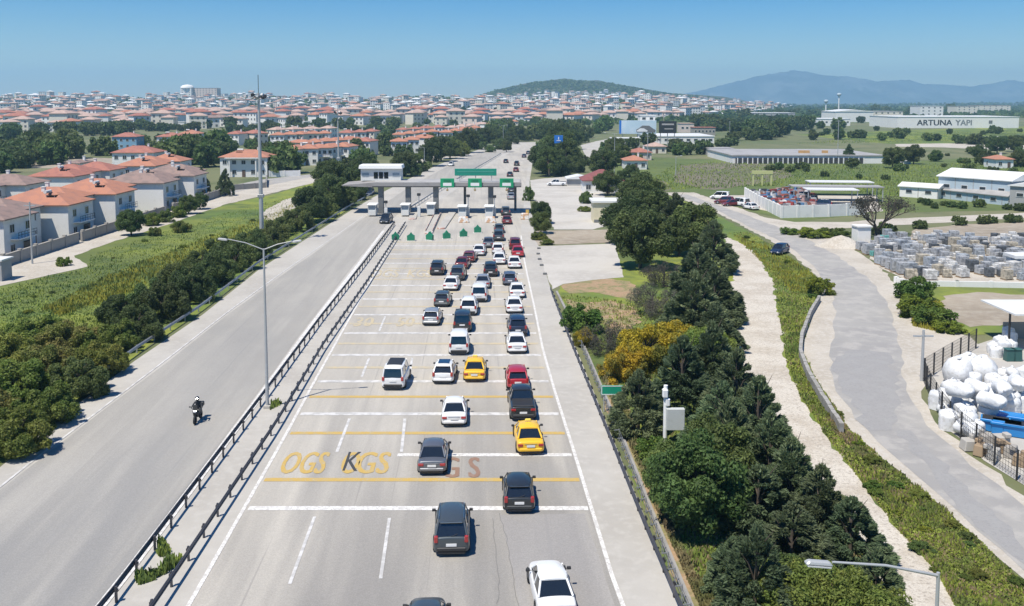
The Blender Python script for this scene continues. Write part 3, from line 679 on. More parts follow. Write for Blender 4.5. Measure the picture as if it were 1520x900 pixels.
for t, c, px, py, rz, lab in (('pickup', 'white', 826, 276, 1.5, 'white pickup parked on the lot behind the toll'), ('hatchback', 'silver', 885, 257, .2, 'silver car on the service road behind the red roof'), ('hatchback', 'navy', 1157, 377, 2.5, 'small dark blue car on the grass edge of the side road')):
    g = G(px, py); put_car(t, '', c, (g.x, g.y, .04), rz, lab, None)
# ---- motorcycle with rider
def moto():
    g = G(294, 626); r = E('motorcycle', (g.x, g.y, .026), pi + .03, 'black scooter with a tail box riding on the left carriageway', 'motorcycle')
    for y in (-.62, .66):
        m_ = MB(); m_.lathe([(.2, -.05), (.29, -.055), (.31, 0), (.29, .055), (.2, .05)], 18); m_.v = [(z, x + y, y2 + .31) for x, y2, z in m_.v]; wh = m_.build('wheel', m_tyre, r)
        m_ = MB(); m_.lathe([(0, .03), (.2, .03)], 12); m_.v = [(z, x + y, y2 + .31) for x, y2, z in m_.v]; m_.build('rim', m_rim, wh)
    st = [-.75, -.5, -.1, .2, .45, .62]; hwid = [.10, .17, .2, .16, .24, .12]; lo = [.6, .42, .32, .34, .5, .75]; hi = [.8, .82, .8, .62, 1.02, 1.05]
    loft('body', st, lambda i: [(0, lo[i]), (hwid[i] * .8, lo[i]), (hwid[i], (lo[i] + hi[i]) / 2), (hwid[i] * .7, hi[i]), (0, hi[i] + .02)], m_trim, 1, r)
    MB().box((0, -.22, .84), (.3, .75, .09)).build('seat', PM('seat_vinyl', (.03, .03, .03), rough=.5), r, .03)
    MB().tube([(-.36, .33, 1.05), (-.15, .45, 1.02), (.15, .45, 1.02), (.36, .33, 1.05)], .02, 6).build('handlebar', m_trim, r)
    MB().box((0, .66, .92), (.2, .06, .14)).build('headlight', m_head, r, .02)
    MB().box((0, .56, 1.2), (.36, .02, .34), top=(.7, 1)).build('windshield', m_glass, r)
    MB().box((0, -.78, 1.02), (.4, .36, .32)).build('tail_box', m_trim, r, .04)
    for s in (-1, 1): MB().box((s * .42, .36, 1.16), (.13, .03, .09)).build('mirror', m_trim, r, .01)
    # rider: one skinned body
    j = {'pel': (0, -.2, .93), 'ch': (0, -.1, 1.25), 'nk': (0, -.03, 1.46), 'hd': (0, .02, 1.62)}
    V = [j['pel'], (0, -.16, 1.1), j['ch'], j['nk'], j['hd']]; Ed = [(0, 1), (1, 2), (2, 3), (3, 4)]; rad = [.16, .15, .18, .065, .1]
    for s in (-1, 1):
        b = len(V); V += [(s * .19, -.08, 1.37), (s * .33, .06, 1.16), (s * .34, .3, 1.07)]; rad += [.075, .055, .045]; Ed += [(2, b), (b, b + 1), (b + 1, b + 2)]
        b = len(V); V += [(s * .13, -.15, .9), (s * .24, .22, .78), (s * .2, .16, .40), (s * .2, .3, .34)]; rad += [.1, .075, .055, .045]; Ed += [(0, b), (b, b + 1), (b + 1, b + 2), (b + 2, b + 3)]
    me = bpy.data.meshes.new('person'); me.from_pydata(V, Ed, []); p = bpy.data.objects.new('person', me); COL.objects.link(p)
    sk = p.modifiers.new('s', 'SKIN'); me.skin_vertices[0].data[0].use_root = True
    for k_, q in enumerate(rad): me.skin_vertices[0].data[k_].radius = (q, q * .85)
    sb = p.modifiers.new('u', 'SUBSURF'); sb.levels = sb.render_levels = 2
    dg = bpy.context.evaluated_depsgraph_get(); m2 = bpy.data.meshes.new_from_object(p.evaluated_get(dg)); p.modifiers.clear(); p.data = m2
    m2.materials.clear(); m2.materials.append(PM('dark_riding_clothes', (.022, .024, .03), [(6, .5, .7, (.05, .05, .06), .6)], rough=.8))
    for q in m2.polygons: q.use_smooth = True; q.material_index = 0
    p.location = r.location; p.rotation_euler = r.rotation_euler
    tag(p, 'rider in dark clothes and helmet sitting on the scooter', 'person')
    MB().lathe([(0, .16), (.08, .145), (.135, .08), (.145, 0), (.13, -.09), (.10, -.13)], 16, (0, .02, 1.66)).build('helmet', PM('helmet_shell', (.02, .02, .022), rough=.25, coat=1), p)
    mb = MB().box((0, .15, 1.66), (.2, .04, .09)); mb.build('visor', m_glass, p, .015)
moto()
# ================================================================ ROAD FURNITURE
m_steel = PM('galvanised_steel', (.42, .43, .44), [(2, .45, .65, (.33, .33, .33), .6)], rough=.5, metal=.6)
m_railm = PM('weathered_rail', (.075, .075, .085), [(.6, .5, .7, (.16, .14, .13), .6)], rough=.55, metal=.4)
m_polem = PM('grey_pole_paint', (.46, .47, .47), [(1, .5, .7, (.38, .38, .37), .6)], rough=.5, metal=.3)
def guardrail(label, pts, step=2.0, side=1, mat_=None, double=False, zt=.78, spost=None):
    mat_ = mat_ or m_railm
    c = pts[0].copy(); root = E('guard_rail', (c.x, c.y, .01), 0, label, 'guard rail')
    def loc(p): return (p.x - c.x, p.y - c.y)
    rs = resample(pts, step)[:99]
    # W profile rail
    prof = [(0, 0), (.05, .05), (.05, .10), (0, .155), (.05, .21), (.05, .26), (0, .31)]
    mb = MB(); V = []
    n = len(pts)
    for i, p in enumerate(pts):
        d = pts[min(i + 1, n - 1)] - pts[max(i - 1, 0)]; nn = Vector((-d.y, d.x, 0)).normalized() * side; l_ = loc(p)
        V += [(l_[0] + nn.x * a, l_[1] + nn.y * a, zt - .31 + z) for a, z in prof] + [(l_[0] + nn.x * (a - .03), l_[1] + nn.y * (a - .03), zt - .31 + z) for a, z in prof[::-1]]
    k = len(prof) * 2
    mb.add(V, [(i * k + j, i * k + (j + 1) % k, (i + 1) * k + (j + 1) % k, (i + 1) * k + j) for i in range(n - 1) for j in range(k)])
    mb.build('rail', mat_, root)
    base = MB().box((0, 0, zt / 2 - .02), (.09, .12, zt - .0)).box((0, .0, zt - .2), (.20, .09, .12)).mesh('post', mat_)
    for i, p in enumerate(rs):
        d = (rs[min(i + 1, len(rs) - 1)] - rs[max(i - 1, 0)]); a = atan2(d.y, d.x); nn = Vector((-d.y, d.x, 0)).normalized() * side
        o = link(bpy.data.objects.new('post', base), root); l_ = loc(p); o.location = (l_[0] - nn.x * .12, l_[1] - nn.y * .12, 0); o.rotation_euler = (0, 0, a + pi / 2)
    return root
guardrail('dark guard rail on the left side of the median, beside the empty carriageway', resample(pxline(GA[0:1] + GA[1:]), 3) + [G(*GA[-1])], 2.4, 1)
guardrail('dark guard rail on the right side of the median, beside the toll lanes', resample(pxline(GB), 3) + [G(*GB[-1])], 2.4, -1)
guardrail('weathered guard rail along the left hedge of shrubs', resample(pxline([(-330, 955), (0, 680), (110, 594), (200, 528), (300, 461), (385, 395), (470, 341), (520, 309), (556, 289)]), 4), 4, -1, m_steel)
RGp = [(1120, 1150), (1004, 905), (950, 775), (897, 640), (843, 505), (817, 436)]
guardrail('dark guard rail along the right shoulder above the shrubs', resample(pxline(RGp), 2) + [G(*RGp[-1])], 2.2, 1)
guardrail('guard rail between the two carriageways beyond the toll', resample([G(*p) for p in ((600, 318), (640, 292), (690, 262), (722, 243), (745, 229))], 6), 4, 1, m_steel)
# ditch kerb and fence beyond the right rail
K = pxline([(1145, 1150), (1026, 905), (972, 775), (919, 640), (862, 505), (824, 430)]); c0 = K[0]
kr = resample(K, 2.5)
mb = MB(); V = []
for i, p in enumerate(kr):
    d = kr[min(i + 1, len(kr) - 1)] - kr[max(i - 1, 0)]; nn = Vector((-d.y, d.x, 0)).normalized()
    V += [(p.x + nn.x * a, p.y + nn.y * a, z) for a, z in ((-.12, -.02), (-.12, .2), (.12, .2), (.12, -.02))]
mb.add(V, [(i * 4 + j, (i + 1) * 4 + j, (i + 1) * 4 + j + 1, i * 4 + j + 1) for i in range(len(kr) - 1) for j in range(3)])
tag(mb.build('kerb_wall', PM('old_concrete_kerb', (.30, .29, .27), [(1, .45, .65, (.22, .21, .19), .8)], kind='pos', rough=.9)), 'low grey concrete kerb running behind the right guard rail', 'kerb')
fr = E('wire_fence', (0, 0, 0), 0, 'low wire fence with short steel posts between the right guard rail and the shrubs', 'fence')
fp = resample([p + Vector((-.30, 0, 0)) for p in pxline([(1145, 1150), (1026, 905), (972, 775), (919, 640), (862, 505)])], 1.5)[:99]
pm_ = MB().box((0, 0, .45), (.05, .05, .9)).box((-.16, 0, .84), (.36, .045, .045)).mesh('post', m_steel)
for p in fp: o = link(bpy.data.objects.new('post', pm_), fr); o.location = (p.x, p.y, 0); o.rotation_euler = (0, 0, .2)
for z in (.3, .6, .86): MB().tube([(p.x, p.y, z) for p in fp], .012, 4).build('wire', m_steel, fr)
# ---- lamp posts
def lamp(px, py, top, arms, label, name='street_lamp', grp='street lamps along the motorway', Yd=None, z0=0, r=.13, heads=True):
    g = G(px, py) if Yd is None else Vector((XAT(px, py, Yd), Yd, 0)); root = E(name, (g.x, g.y, z0), 0, label, 'street lamp', grp)
    MB().tube([(0, 0, 0), (0, 0, top * .5), (0, 0, top)], [r, r * .75, r * .5], 10).build('pole', m_polem, root)
    MB().box((0, 0, .12), (.5, .5, .25)).build('base', m_conc, root, .03)
    for dx, dy, dz in arms:
        a = MB().tube([(0, 0, top - .08), (dx * .5, dy * .5, top + dz * .6), (dx, dy, top + dz)], [.04, .036, .03], 7).build('arm', m_polem, root)
        e = Vector((dx, dy, 0)).normalized(); an = atan2(dy, dx)
        mb = MB(); mb.box((0, 0, 0), (.72, .22, .1), 0, 0, (.75, .6)); o = mb.build('lamp_head', m_polem, a, .03); o.location = (dx + e.x * .35, dy + e.y * .35, top + dz + .02); o.rotation_euler = (0, radians(-8), an)
        MB().box((0, 0, -.075), (.6, .2, .03)).build('lens', m_head, a).location = o.location
        a.children[-1].rotation_euler = (0, radians(-8), an)
    return root
lamp(397, 606, 11.9, [(-2.5, -.3, .75), (2.0, .3, .5)], 'tall street lamp with two arms standing in the median')
lamp(1392, 870, ZAT(850, 21.5), [(-2.75, -.35, .45)], 'near street lamp reaching in at the lower right corner over the gravel track', Yd=21.5, r=.085)
lamp(630, 249, 6.8, [(-1.2, 0, .2)], 'lone street lamp on the left verge beyond the toll')
lamp(912, 258, 12.5, [(-2.6, .2, .3), (2.5, 0, .1)], 'street lamp with two arms standing at the service road')
lamp(747, 222, 11, [(-1.6, 0, .4), (1.6, 0, .4)], 'farthest street lamp of the median before the bend')
lamp(1003, 262, 6, [(1.2, 0, .2)], 'short street lamp at the edge of the weedy field')
def mast(px, py, topy, label, r=.28):
    g = G(px, py); tp = ZAT(topy, g.y); root = E('floodlight_mast', (g.x, g.y, 0), 0, label, 'light mast', 'high floodlight masts')
    MB().tube([(0, 0, 0), (0, 0, tp * .5), (0, 0, tp)], [r * 1.3, r, r * .6], 10).build('pole', m_polem, root)
    MB().tube([(0, 0, tp), (0, 0, tp + 2.8)], .05, 5).build('lightning_rod', m_trim, root)
    MB().lathe([(.45, -.15), (.75, -.12), (.75, .05), (.45, .08)], 12, (0, 0, tp - .6)).build('ring', m_trim, root)
    for k in range(7):
        a = 2 * pi * k / 7 + .3
        o = MB().box((0, 0, 0), (.6, .5, .45), top=(.7, .7)).build('floodlight', m_steel if k % 2 else m_trim, root, .03); o.location = (cos(a) * 1.0, sin(a) * 1.0, tp - .55 + .25 * sin(k * 2)); o.rotation_euler = (0, .5, a)
    for z in (tp * .32,): MB().box((0, 0, z), (.9, .7, .5)).build('control_box', m_steel, root, .03)
mast(389, 362, 138, 'thick floodlight mast on the meadow behind the left shrubs')
mast(503, 268, 165, 'thinner floodlight mast near the left end of the toll roof', .2)
# ---- signs and cabinets on the right
def sign(px, py, top, w_, h_, mat_, label, name='road_sign', border=None, posts=2, lines=True):
    g = G(px, py); root = E(name, (g.x, g.y, 0), 0, label, 'road sign')
    for s in ((-1, 1) if posts == 2 else (0,)): MB().tube([(s * w_ * .35, 0.05, 0), (s * w_ * .35, .05, top)], .045, 7).build('post', m_polem, root)
    MB().box((0, 0, top - h_ / 2), (w_, .05, h_)).build('panel', mat_, root, .01)
    if border: 
        for zz, hh in ((top - .05, .05), (top - h_ + .05, .05)): MB().box((0, -.03, zz), (w_ * .94, .012, hh)).build('border', border, root)
        for s in (-1, 1): MB().box((s * w_ * .465, -.03, top - h_ / 2), (.05, .012, h_ - .15)).build('border', border, root)
    return root
m_signg = PM('sign_green', (.012, .27, .16), rough=.4); m_signb = PM('sign_blue', (.02, .16, .55), rough=.4)
m_signw = PM('sign_white', (.8, .8, .78), rough=.5)
def sign_text(root, s, z, size, mat_=None, y=-.045, x=0, ysc=1, name='lettering'):
    me, w_, h_, cx_, cy_ = text_mesh(s, name)
    for v in me.vertices: v.co = ((v.co.x - cx_) * size / h_, 0, (v.co.y - cy_) * size / h_ * ysc)
    me.materials.clear(); me.materials.append(mat_ or m_signw)
    o = link(bpy.data.objects.new(name, me), root); o.location = (x, y, z); return o
s_ = sign(908, 612, 2.0, 1.6, .72, m_signg, 'small green road sign at the edge of the shrubs behind the right guard rail', border=m_signw)
mb = MB()
g = G(987, 657); root = E('camera_pole', (g.x, g.y, 0), 0, 'white pole with a grey equipment cabinet standing among the dark conifers', 'equipment pole')
tp = ZAT(572, g.y)
MB().tube([(0, 0, 0), (0, 0, tp)], .14, 10).build('pole', m_signw, root)
MB().box((.62, -.25, tp - 2.2), (1.2, .35, 1.45)).build('cabinet', PM('cabinet_grey', (.52, .54, .52), [(2, .5, .7, (.45, .47, .44), .6)], rough=.5), root, .03)
MB().box((-.05, -.1, tp - .5), (.35, .4, .55)).build('camera', m_signw, root, .05)
MB().box((.12, -.1, tp - 1.1), (.3, .3, .5)).build('camera', m_signw, root, .05)
# blue motorway sign far away
g = G(829, 250); root = E('motorway_sign', (g.x, g.y, 0), 0, 'blue motorway sign rising above the grove beyond the toll', 'road sign')
tp = ZAT(201, g.y)
for s in (-1, 1): MB().tube([(s * .9, .1, 0), (s * .9, .1, tp)], .08, 6).build('post', m_polem, root)
MB().box((0, 0, tp - 1.35), (2.9, .1, 2.7)).build('panel', m_signb, root, .02)
MB().box((0, -.08, tp - 1.0), (.3, .03, .9)).box((0, -.08, tp - 1.8), (1.4, .03, .22)).build('arrow_mark', m_signw, root)
# ================================================================ TOLL PLAZA
m_can = PM('canopy_concrete', (.30, .285, .275), [(.5, .45, .65, (.25, .235, .225), .8)], kind='pos', rough=.8)
m_cantop = PM('canopy_roof', (.38, .37, .36), [(.4, .45, .65, (.3, .29, .28), .8)], kind='pos', rough=.8)
m_col = PM('column_concrete', (.17, .175, .175), [(1, .45, .65, (.13, .135, .14), .8)], kind='pos', rough=.8)
m_boothw = PM('booth_white', (.66, .66, .63), rough=.5)
Y0, Y1 = 180.5, 188.5; ZB, ZT = 5.45, 6.35
xl = XAT(508, 275, 181); xr = XAT(774, 275, 181)
tc = E('toll_canopy', (0, 184.5, 0), 0, 'long flat grey toll roof on dark columns spanning both carriageways', 'toll canopy')
mb = MB(); yy0, yy1 = Y0 - 184.5, Y1 - 184.5
xs_ = [xl, xl + 5.5, xr]
mb.add([(xl, yy0, ZB + .25), (xl + 6, yy0, ZB), (xr, yy0, ZB), (xl, yy0, ZB + .42), (xl + 6, yy0, ZT), (xr, yy0, ZT), (xl, yy1, ZB + .25), (xl + 6, yy1, ZB), (xr, yy1, ZB), (xl, yy1, ZB + .42), (xl + 6, yy1, ZT), (xr, yy1, ZT)],
       [(0, 1, 4, 3), (1, 2, 5, 4), (7, 6, 9, 10), (8, 7, 10, 11), (3, 4, 10, 9), (4, 5, 11, 10), (6, 7, 1, 0), (7, 8, 2, 1), (0, 3, 9, 6), (2, 8, 11, 5)])
mb.build('roof_slab', m_can, tc)
MB().box(((xl + 6 + xr) / 2, (yy0 + yy1) / 2, ZT + .04), (xr - xl - 6.6, yy1 - yy0 - .5, .06)).build('roof_membrane', m_cantop, tc)
MB().box(((xl + 6 + xr) / 2, yy0 - .02, ZB + .12), (xr - xl - 6.2, .06, .16)).build('fascia_band', m_trim, tc)
for px in (565.5, 606, 647, 728.5): MB().box((XAT(px, 300, 181.6), yy0 + 1.3, ZB / 2), (1.05, 1.1, ZB)).build('column', m_col, tc, .04)
for px in (606, 690, 765):
    MB().box((XAT(px, 300, 187), yy1 - 1, ZB / 2), (.5, .5, ZB)).build('column', m_col, tc)
# control room on the roof
cr = E('control_room', (XAT(567, 260, 187), 187.0, ZT), 0, 'white flat-roofed control room standing on the toll roof', 'control room')
w_ = 8.2; hh = ZAT(247, 185.5) - ZT
MB().box((0, 0, hh / 2 - .2), (w_, 3.4, hh - .4)).build('wall', m_boothw, cr)
MB().box((0, -.1, hh - .1), (w_ + .7, 4.4, .75), top=(.97, .95)).build('roof', m_signw, cr, .04)
for x in (-1.0, 0.05, 1.1):
    f = MB().box((x, -1.72, 1.1), (.85, .06, 1.3)).build('window', m_trim, cr); MB().box((x, -1.76, 1.1), (.7, .04, 1.12)).build('pane', m_glass, f)
for x in (-3.1, 3.1):
    f = MB().box((x, -1.72, 1.25), (1.5, .06, .8)).build('window', m_boothw, cr); MB().box((x, -1.76, 1.25), (1.35, .04, .65)).build('pane', PM('pale_glass', (.25, .31, .36), rough=.15), f)
# signs on the canopy
m_signgl = PM('sign_green_bright', (.01, .30, .13), rough=.4)
for px, lab, tx in ((664, 'green lane sign over the left toll lane, lying under the end of the long board', 'OGS'), (705, 'green lane sign in the middle, below the long board', 'HGS'), (752, 'green lane sign at the right end of the toll roof', 'HGS')):
    x = XAT(px, 270, 180.3); r = E('lane_sign', (x, 180.3, 0), 0, lab, 'road sign', 'green lane signs on the toll roof')
    zt_, zb_ = ZAT(265, 180.3), ZAT(278.5, 180.3); wd = 2.75
    MB().box((0, 0, (zt_ + zb_) / 2), (wd, .16, zt_ - zb_)).build('panel', m_signgl, r, .03)
    MB().box((0, -.1, zb_ + .62), (1.7, .03, .62)).build('border', m_signw, r)
    sign_text(r, tx, zt_ - .52, .48, m_trim, -.12)
    MB().box((0, 0, zb_ - .28), (.12, .1, .5)).build('bracket', m_trim, r)
    MB().box((0, -.02, zb_ - .5), (.42, .16, .42)).build('signal_lamp', PM('amber_lamp', (.35, .25, .12), rough=.4), r, .05)
x = XAT(706, 255, 182); r = E('overhead_sign', (x, 182.0, ZT), 0, 'long green direction board standing above the toll roof', 'road sign')
zt_, zb_ = ZAT(250.5, 182) - ZT, ZAT(261, 182) - ZT
MB().box((0, 0, (zt_ + zb_) / 2), (8.4, .2, zt_ - zb_)).build('panel', PM('sign_teal', (.012, .25, .17), rough=.4), r, .03)
MB().box((0, -.12, (zt_ + zb_) / 2 + .12), (7.4, .02, .14)).build('border', PM('faded_sign_green', (.09, .36, .27), rough=.5), r)
for s in (-3.2, 0, 3.2): MB().box((s, .15, zb_ / 2), (.14, .14, zb_ + .3)).build('post', m_polem, r)
# green house-shaped lane markers standing before the islands
m_grn = PM('marker_green', (.012, .20, .105), [(2, .5, .7, (.03, .13, .08), .6)], rough=.5)
for k, (px, py) in enumerate(((587, 357), (610, 358), (638, 357), (663, 355), (688, 352), (709, 346))):
    g = G(px, py); r = E('lane_marker', (g.x, g.y, .026), (.1, 0, -.5, .3, .35, .1)[k], '%s of the six green arrow-shaped markers before the toll islands, counted from the left' % ('first', 'second', 'third', 'fourth', 'fifth', 'sixth')[k], 'lane marker', 'green lane markers before the toll islands')
    P = [(-.6, 0), (.6, 0), (.62, .85), (.28, 1.05), (0, 1.42), (-.28, 1.05), (-.62, .85)]; mb = MB()
    mb.add([(x, -.25, z) for x, z in P] + [(x, .25, z) for x, z in P], [tuple(range(7)), tuple(range(13, 6, -1))] + [(i, (i + 1) % 7 + 0, (i + 1) % 7 + 7, i + 7) for i in range(7)]); mb.build('body', m_grn, r)
    MB().box((0, 0, .04), (1.5, .8, .08)).build('base', m_white, r)
# islands, booths, barriers
m_orn = PM('orange_white_barrier', (.55, .34, .2), [(1.5, .48, .52, (.7, .68, .64), 1.0)], rough=.6)
m_redw = PM('red_white_kerb', (.40, .22, .17), [(.8, .46, .54, (.52, .49, .45), 1.0)], kind='pos', rough=.6)
for px, py0, py1, lab, bar in ((575, 330, 322, 'toll island by the leftmost column', 0), (612, 326, 316, 'toll island with a white booth left of the second column', 1), (636, 347, 318, 'long red and white kerbed toll island', 2), (655, 340, 316, 'toll island right of the third column', 0), (688, 330, 313, 'toll island with orange barrier in the middle lanes', 3), (728, 330, 313, 'toll island with orange barrier under the right column', 3)):
    a, b = G(px, py0), G({636: 650, 655: 672}.get(px, px + 3), py1); L = (b - a).length; an = atan2(b.y - a.y, b.x - a.x)
    r = E('toll_island', (a.x, a.y, .02), an - pi / 2, lab, 'traffic island')
    MB().box((0, L / 2, .12), (1.5, L, .24)).build('kerb', m_conc, r, .04)
    MB().lathe([(.75, 0), (.75, .22), (.6, .25), (0, .25)], 12).build('nose', m_redw, r)
    if bar in (2,):
        for s in (-1, 1): MB().box((s * .6, L / 2, .38), (.1, L * .9, .2)).build('rail', m_redw, r)
    if bar == 3: MB().box((0, -.6, .55), (2.1, 1.2, 1.1), top=(.8, .7)).build('crash_cushion', m_orn, r, .08)
for px, py, lab, big in ((601, 322, 'white toll booth beside the second column', 1), (639, 321, 'white toll booth left of the third column', 1), (686, 325, 'white toll booth behind the orange barrier in the middle', 1), (726, 325, 'white toll booth at the foot of the right column', 1), (552, 322, 'grey glazed toll booth in the shade of the left roof end', 1)):
    a = G(px, py); r = E('toll_booth', (a.x, a.y + 1.4, .25), 0, lab, 'toll booth', 'toll booths under the roof')
    MB().box((0, 0, .5), (1.5, 2.6, 1.0)).build('wall', m_boothw, r, .03)
    MB().box((0, 0, 1.5), (1.4, 2.5, 1.0)).build('window', PM('pale_glass', (.25, .31, .36), rough=.15), r)
    for s in (-1, 1):
        for t in (-1, 1): MB().box((s * .72, t * 1.26, 1.5), (.1, .1, 1.02)).build('corner_post', m_boothw, r)
    MB().box((0, 0, 2.1), (1.9, 3.1, .22)).build('roof', m_signw, r, .05)
for px, py, tpy, lab in ((573, 320, 300, 'black-headed signal post beside the leftmost column'), (622, 318, 289, 'black-headed signal post between the second and third columns'), (695, 318, 291, 'black-headed signal post in the middle of the open lanes'), (734, 318, 292, 'black-headed signal post by the right column')):
    a = G(px, py + 4); r = E('traffic_signal', (a.x, a.y, .02), 0, lab, 'traffic light', 'signal posts at the toll lanes'); h_ = ZAT(tpy, a.y)
    MB().tube([(0, 0, 0), (0, 0, h_)], .09, 8).build('pole', m_polem, r); MB().box((0, -.05, h_), (.7, .3, .55)).build('signal_head', m_trim, r, .06)
    MB().box((0, 0, 1.0), (.6, .5, 2.0)).build('cabinet', m_boothw, r, .04)
a = G(779, 326); r = E('crash_barrier', (a.x, a.y, .02), 0, 'orange and white barrier block at the right end of the toll', 'barrier')
MB().box((0, 0, .6), (1.6, 1.4, 1.2), top=(.8, .8)).build('block', m_orn, r, .08); MB().box((.5, .8, 1.3), (.6, .4, .9)).build('marker_panel', PM('marker_yellow', (.6, .42, .1), rough=.5), r)
for px, py in ((800, 370), (799, 378), (801, 386), (804, 395), (809, 408)):
    a = G(px, py); r = E('concrete_block', (a.x, a.y, .02), .1, 'small dark-sided concrete block in the row at the lot entrance', 'concrete block', 'concrete blocks along the lot entrance')
    MB().box((0, 0, .12), (.5, .3, .24)).build('block', m_col, r)
tag(r, 'small dark-sided concrete block in the row at the lot entrance')
# ================================================================ VEGETATION
import numpy as np
def leafmat(name, c, c2, isl=.35, sc_=.9):
    return leafy(name, c, c2, isl, sc_)
LM = {
 'darkgreen': leafmat('leaves_dark_green', (.085, .125, .036), (.135, .18, .05)),
 'midgreen': leafmat('leaves_mid_green', (.10, .155, .04), (.155, .21, .055)),
 'conifer': leafmat('needles_blue_green', (.11, .155, .074), (.18, .23, .11)),
 'olive': leafmat('leaves_olive', (.15, .20, .035), (.23, .25, .05)),
 'rust': leafmat('leaves_rusty', (.15, .19, .04), (.22, .20, .05)),
 'yellow': leafmat('blossom_yellow', (.42, .32, .02), (.13, .15, .03), sc_=1.6),
 'bright': leafmat('leaves_bright_green', (.10, .17, .025), (.15, .20, .03)),
 'lime': leafmat('bush_lime', (.20, .24, .02), (.10, .15, .02)),
 'grey': leafmat('twigs_grey', (.13, .115, .10), (.09, .10, .06)),
}
m_bark = PM('tree_bark', (.10, .08, .06), [(3, .45, .6, (.06, .05, .04), .8)], rough=.95)
def crown_mesh(name, seed, N, leaf, kind, mat_, R_=1.0, narrow=1.0):
    """unit crown (radius about 1): many leaf-sized faces gathered in clumps; kind: dome, cone, spread, wild"""
    rr = np.random.RandomState(seed)
    K = {'dome': 70, 'cone': 120, 'spread': 55, 'wild': 60}[kind]
    C = []; r = []
    while len(C) < K:
        p = rr.uniform(-1, 1, 3)
        d = np.linalg.norm(p)
        if d > 1 or d < .45: continue
        if kind == 'dome': c = np.array([p[0], p[1], .85 + p[2] * .8]); q = rr.uniform(.14, .30)
        elif kind == 'cone':
            t = rr.uniform(0, 1) ** 1.3; a = rr.uniform(0, 2 * pi); rad = (1 - t) ** .75 * rr.uniform(.75, 1.08); c = np.array([cos(a) * rad, sin(a) * rad, .15 + t * 2.0]); q = rr.uniform(.09, .21) * (1 - t * .45)
        elif kind == 'spread': c = np.array([p[0] * 1.1, p[1] * 1.1, .6 + p[2] * .5]); q = rr.uniform(.18, .32)
        else: c = np.array([p[0], p[1], .55 + p[2] * .55 + .12 * rr.randn()]); q = rr.uniform(.09, .27)
        C.append(c); r.append(q)
    C = np.array(C); r = np.array(r); w_ = r ** 2; w_ /= w_.sum()
    idx = rr.choice(len(C), N, p=w_)
    d = rr.randn(N, 3); d[:, 2] += .35; d /= np.linalg.norm(d, axis=1)[:, None]
    rad = r[idx] * rr.uniform(.55, 1.12, N)
    P = C[idx] + d * rad[:, None]
    P[:, 2] = np.maximum(P[:, 2], .03)
    nrm = d + rr.randn(N, 3) * .75; nrm /= np.linalg.norm(nrm, axis=1)[:, None]
    u = np.cross(nrm, rr.randn(N, 3)); u /= np.linalg.norm(u, axis=1)[:, None]; v = np.cross(nrm, u)
    if kind == 'cone':          # needles point outward in sprays
        o_ = P - np.array([0, 0, .2]); o_[:, 2] *= .25; o_ /= np.linalg.norm(o_, axis=1)[:, None]
        u = o_ + rr.randn(N, 3) * .38; u /= np.linalg.norm(u, axis=1)[:, None]; v = np.cross(nrm, u); v /= np.linalg.norm(v, axis=1)[:, None]
    s = leaf * rr.uniform(.6, 1.35, N)[:, None]
    V = np.stack([P - u * s, P + v * s * .5 * narrow, P + u * s, P - v * s * .5 * narrow], 1).reshape(-1, 3) * R_
    me = bpy.data.meshes.new(name); me.vertices.add(4 * N); me.vertices.foreach_set('co', V.ravel().astype('f'))
    me.loops.add(4 * N); me.loops.foreach_set('vertex_index', np.arange(4 * N, dtype='i'))
    me.polygons.add(N); me.polygons.foreach_set('loop_start', np.arange(0, 4 * N, 4, dtype='i'))
    me.materials.append(mat_); me.update(calc_edges=True); me.validate(); return me
def trunk_mesh(name, seed, h_, r_, limbs=6, reach=.4):
    rr = random.Random(seed); mb = MB()
    mb.tube([(0, 0, -.05), (rr.uniform(-.03, .03), 0, h_ * .5), (rr.uniform(-.06, .06), rr.uniform(-.06, .06), h_)], [r_, r_ * .75, r_ * .35], 7)
    for k in range(limbs):
        a = 2 * pi * k / limbs + rr.uniform(-.3, .3); z = h_ * rr.uniform(.3, .8)
        mb.tube([(0, 0, z), (cos(a) * reach * .5, sin(a) * reach * .5, z + .25 * h_), (cos(a) * reach, sin(a) * reach, z + .35 * h_ + rr.uniform(0, .2))], [r_ * .5, r_ * .3, r_ * .1], 5)
    return mb.mesh(name, m_bark)
TREEP = {}
def tree_proto(key, kind, N, leaf, mat_, seed, th=1.0, tr=.08, narrow=1.0, lift=0.0):
    root = E('tree', (0, 0, -50)); c = link(bpy.data.objects.new('crown', crown_mesh('crown', seed, N, leaf, kind, mat_, 1.0, narrow)), root); c.location.z = lift
    t = link(bpy.data.objects.new('trunk', trunk_mesh('trunk', seed, th + lift, tr)), root)
    freeze(root); TREEP[key] = root
for i in range(2):
    tree_proto('dark%d' % i, 'dome', 26000, .046, LM['darkgreen'], 10 + i, 1.3, .07, 1, .25)
    tree_proto('con%d' % i, 'cone', 24000, .072, LM['conifer'], 20 + i, 2.0, .05, .6, .05)
    tree_proto('olive%d' % i, 'wild', 24000, .042, LM['olive'], 30 + i, .9, .05)
    tree_proto('hedge%d' % i, 'wild', 24000, .042, LM['darkgreen'], 40 + i, .9, .05)
tree_proto('mid0', 'dome', 26000, .045, LM['midgreen'], 50, 1.3, .07, 1, .2)
tree_proto('mid1', 'wild', 20000, .045, LM['midgreen'], 51, .9, .06)
tree_proto('rust0', 'wild', 20000, .042, LM['rust'], 60, .9, .05)
tree_proto('yel0', 'wild', 24000, .036, LM['yellow'], 70, .9, .05)
tree_proto('yel1', 'spread', 20000, .038, LM['olive'], 71, .8, .05)
tree_proto('bush0', 'wild', 6000, .07, LM['bright'], 80, .7, .04)
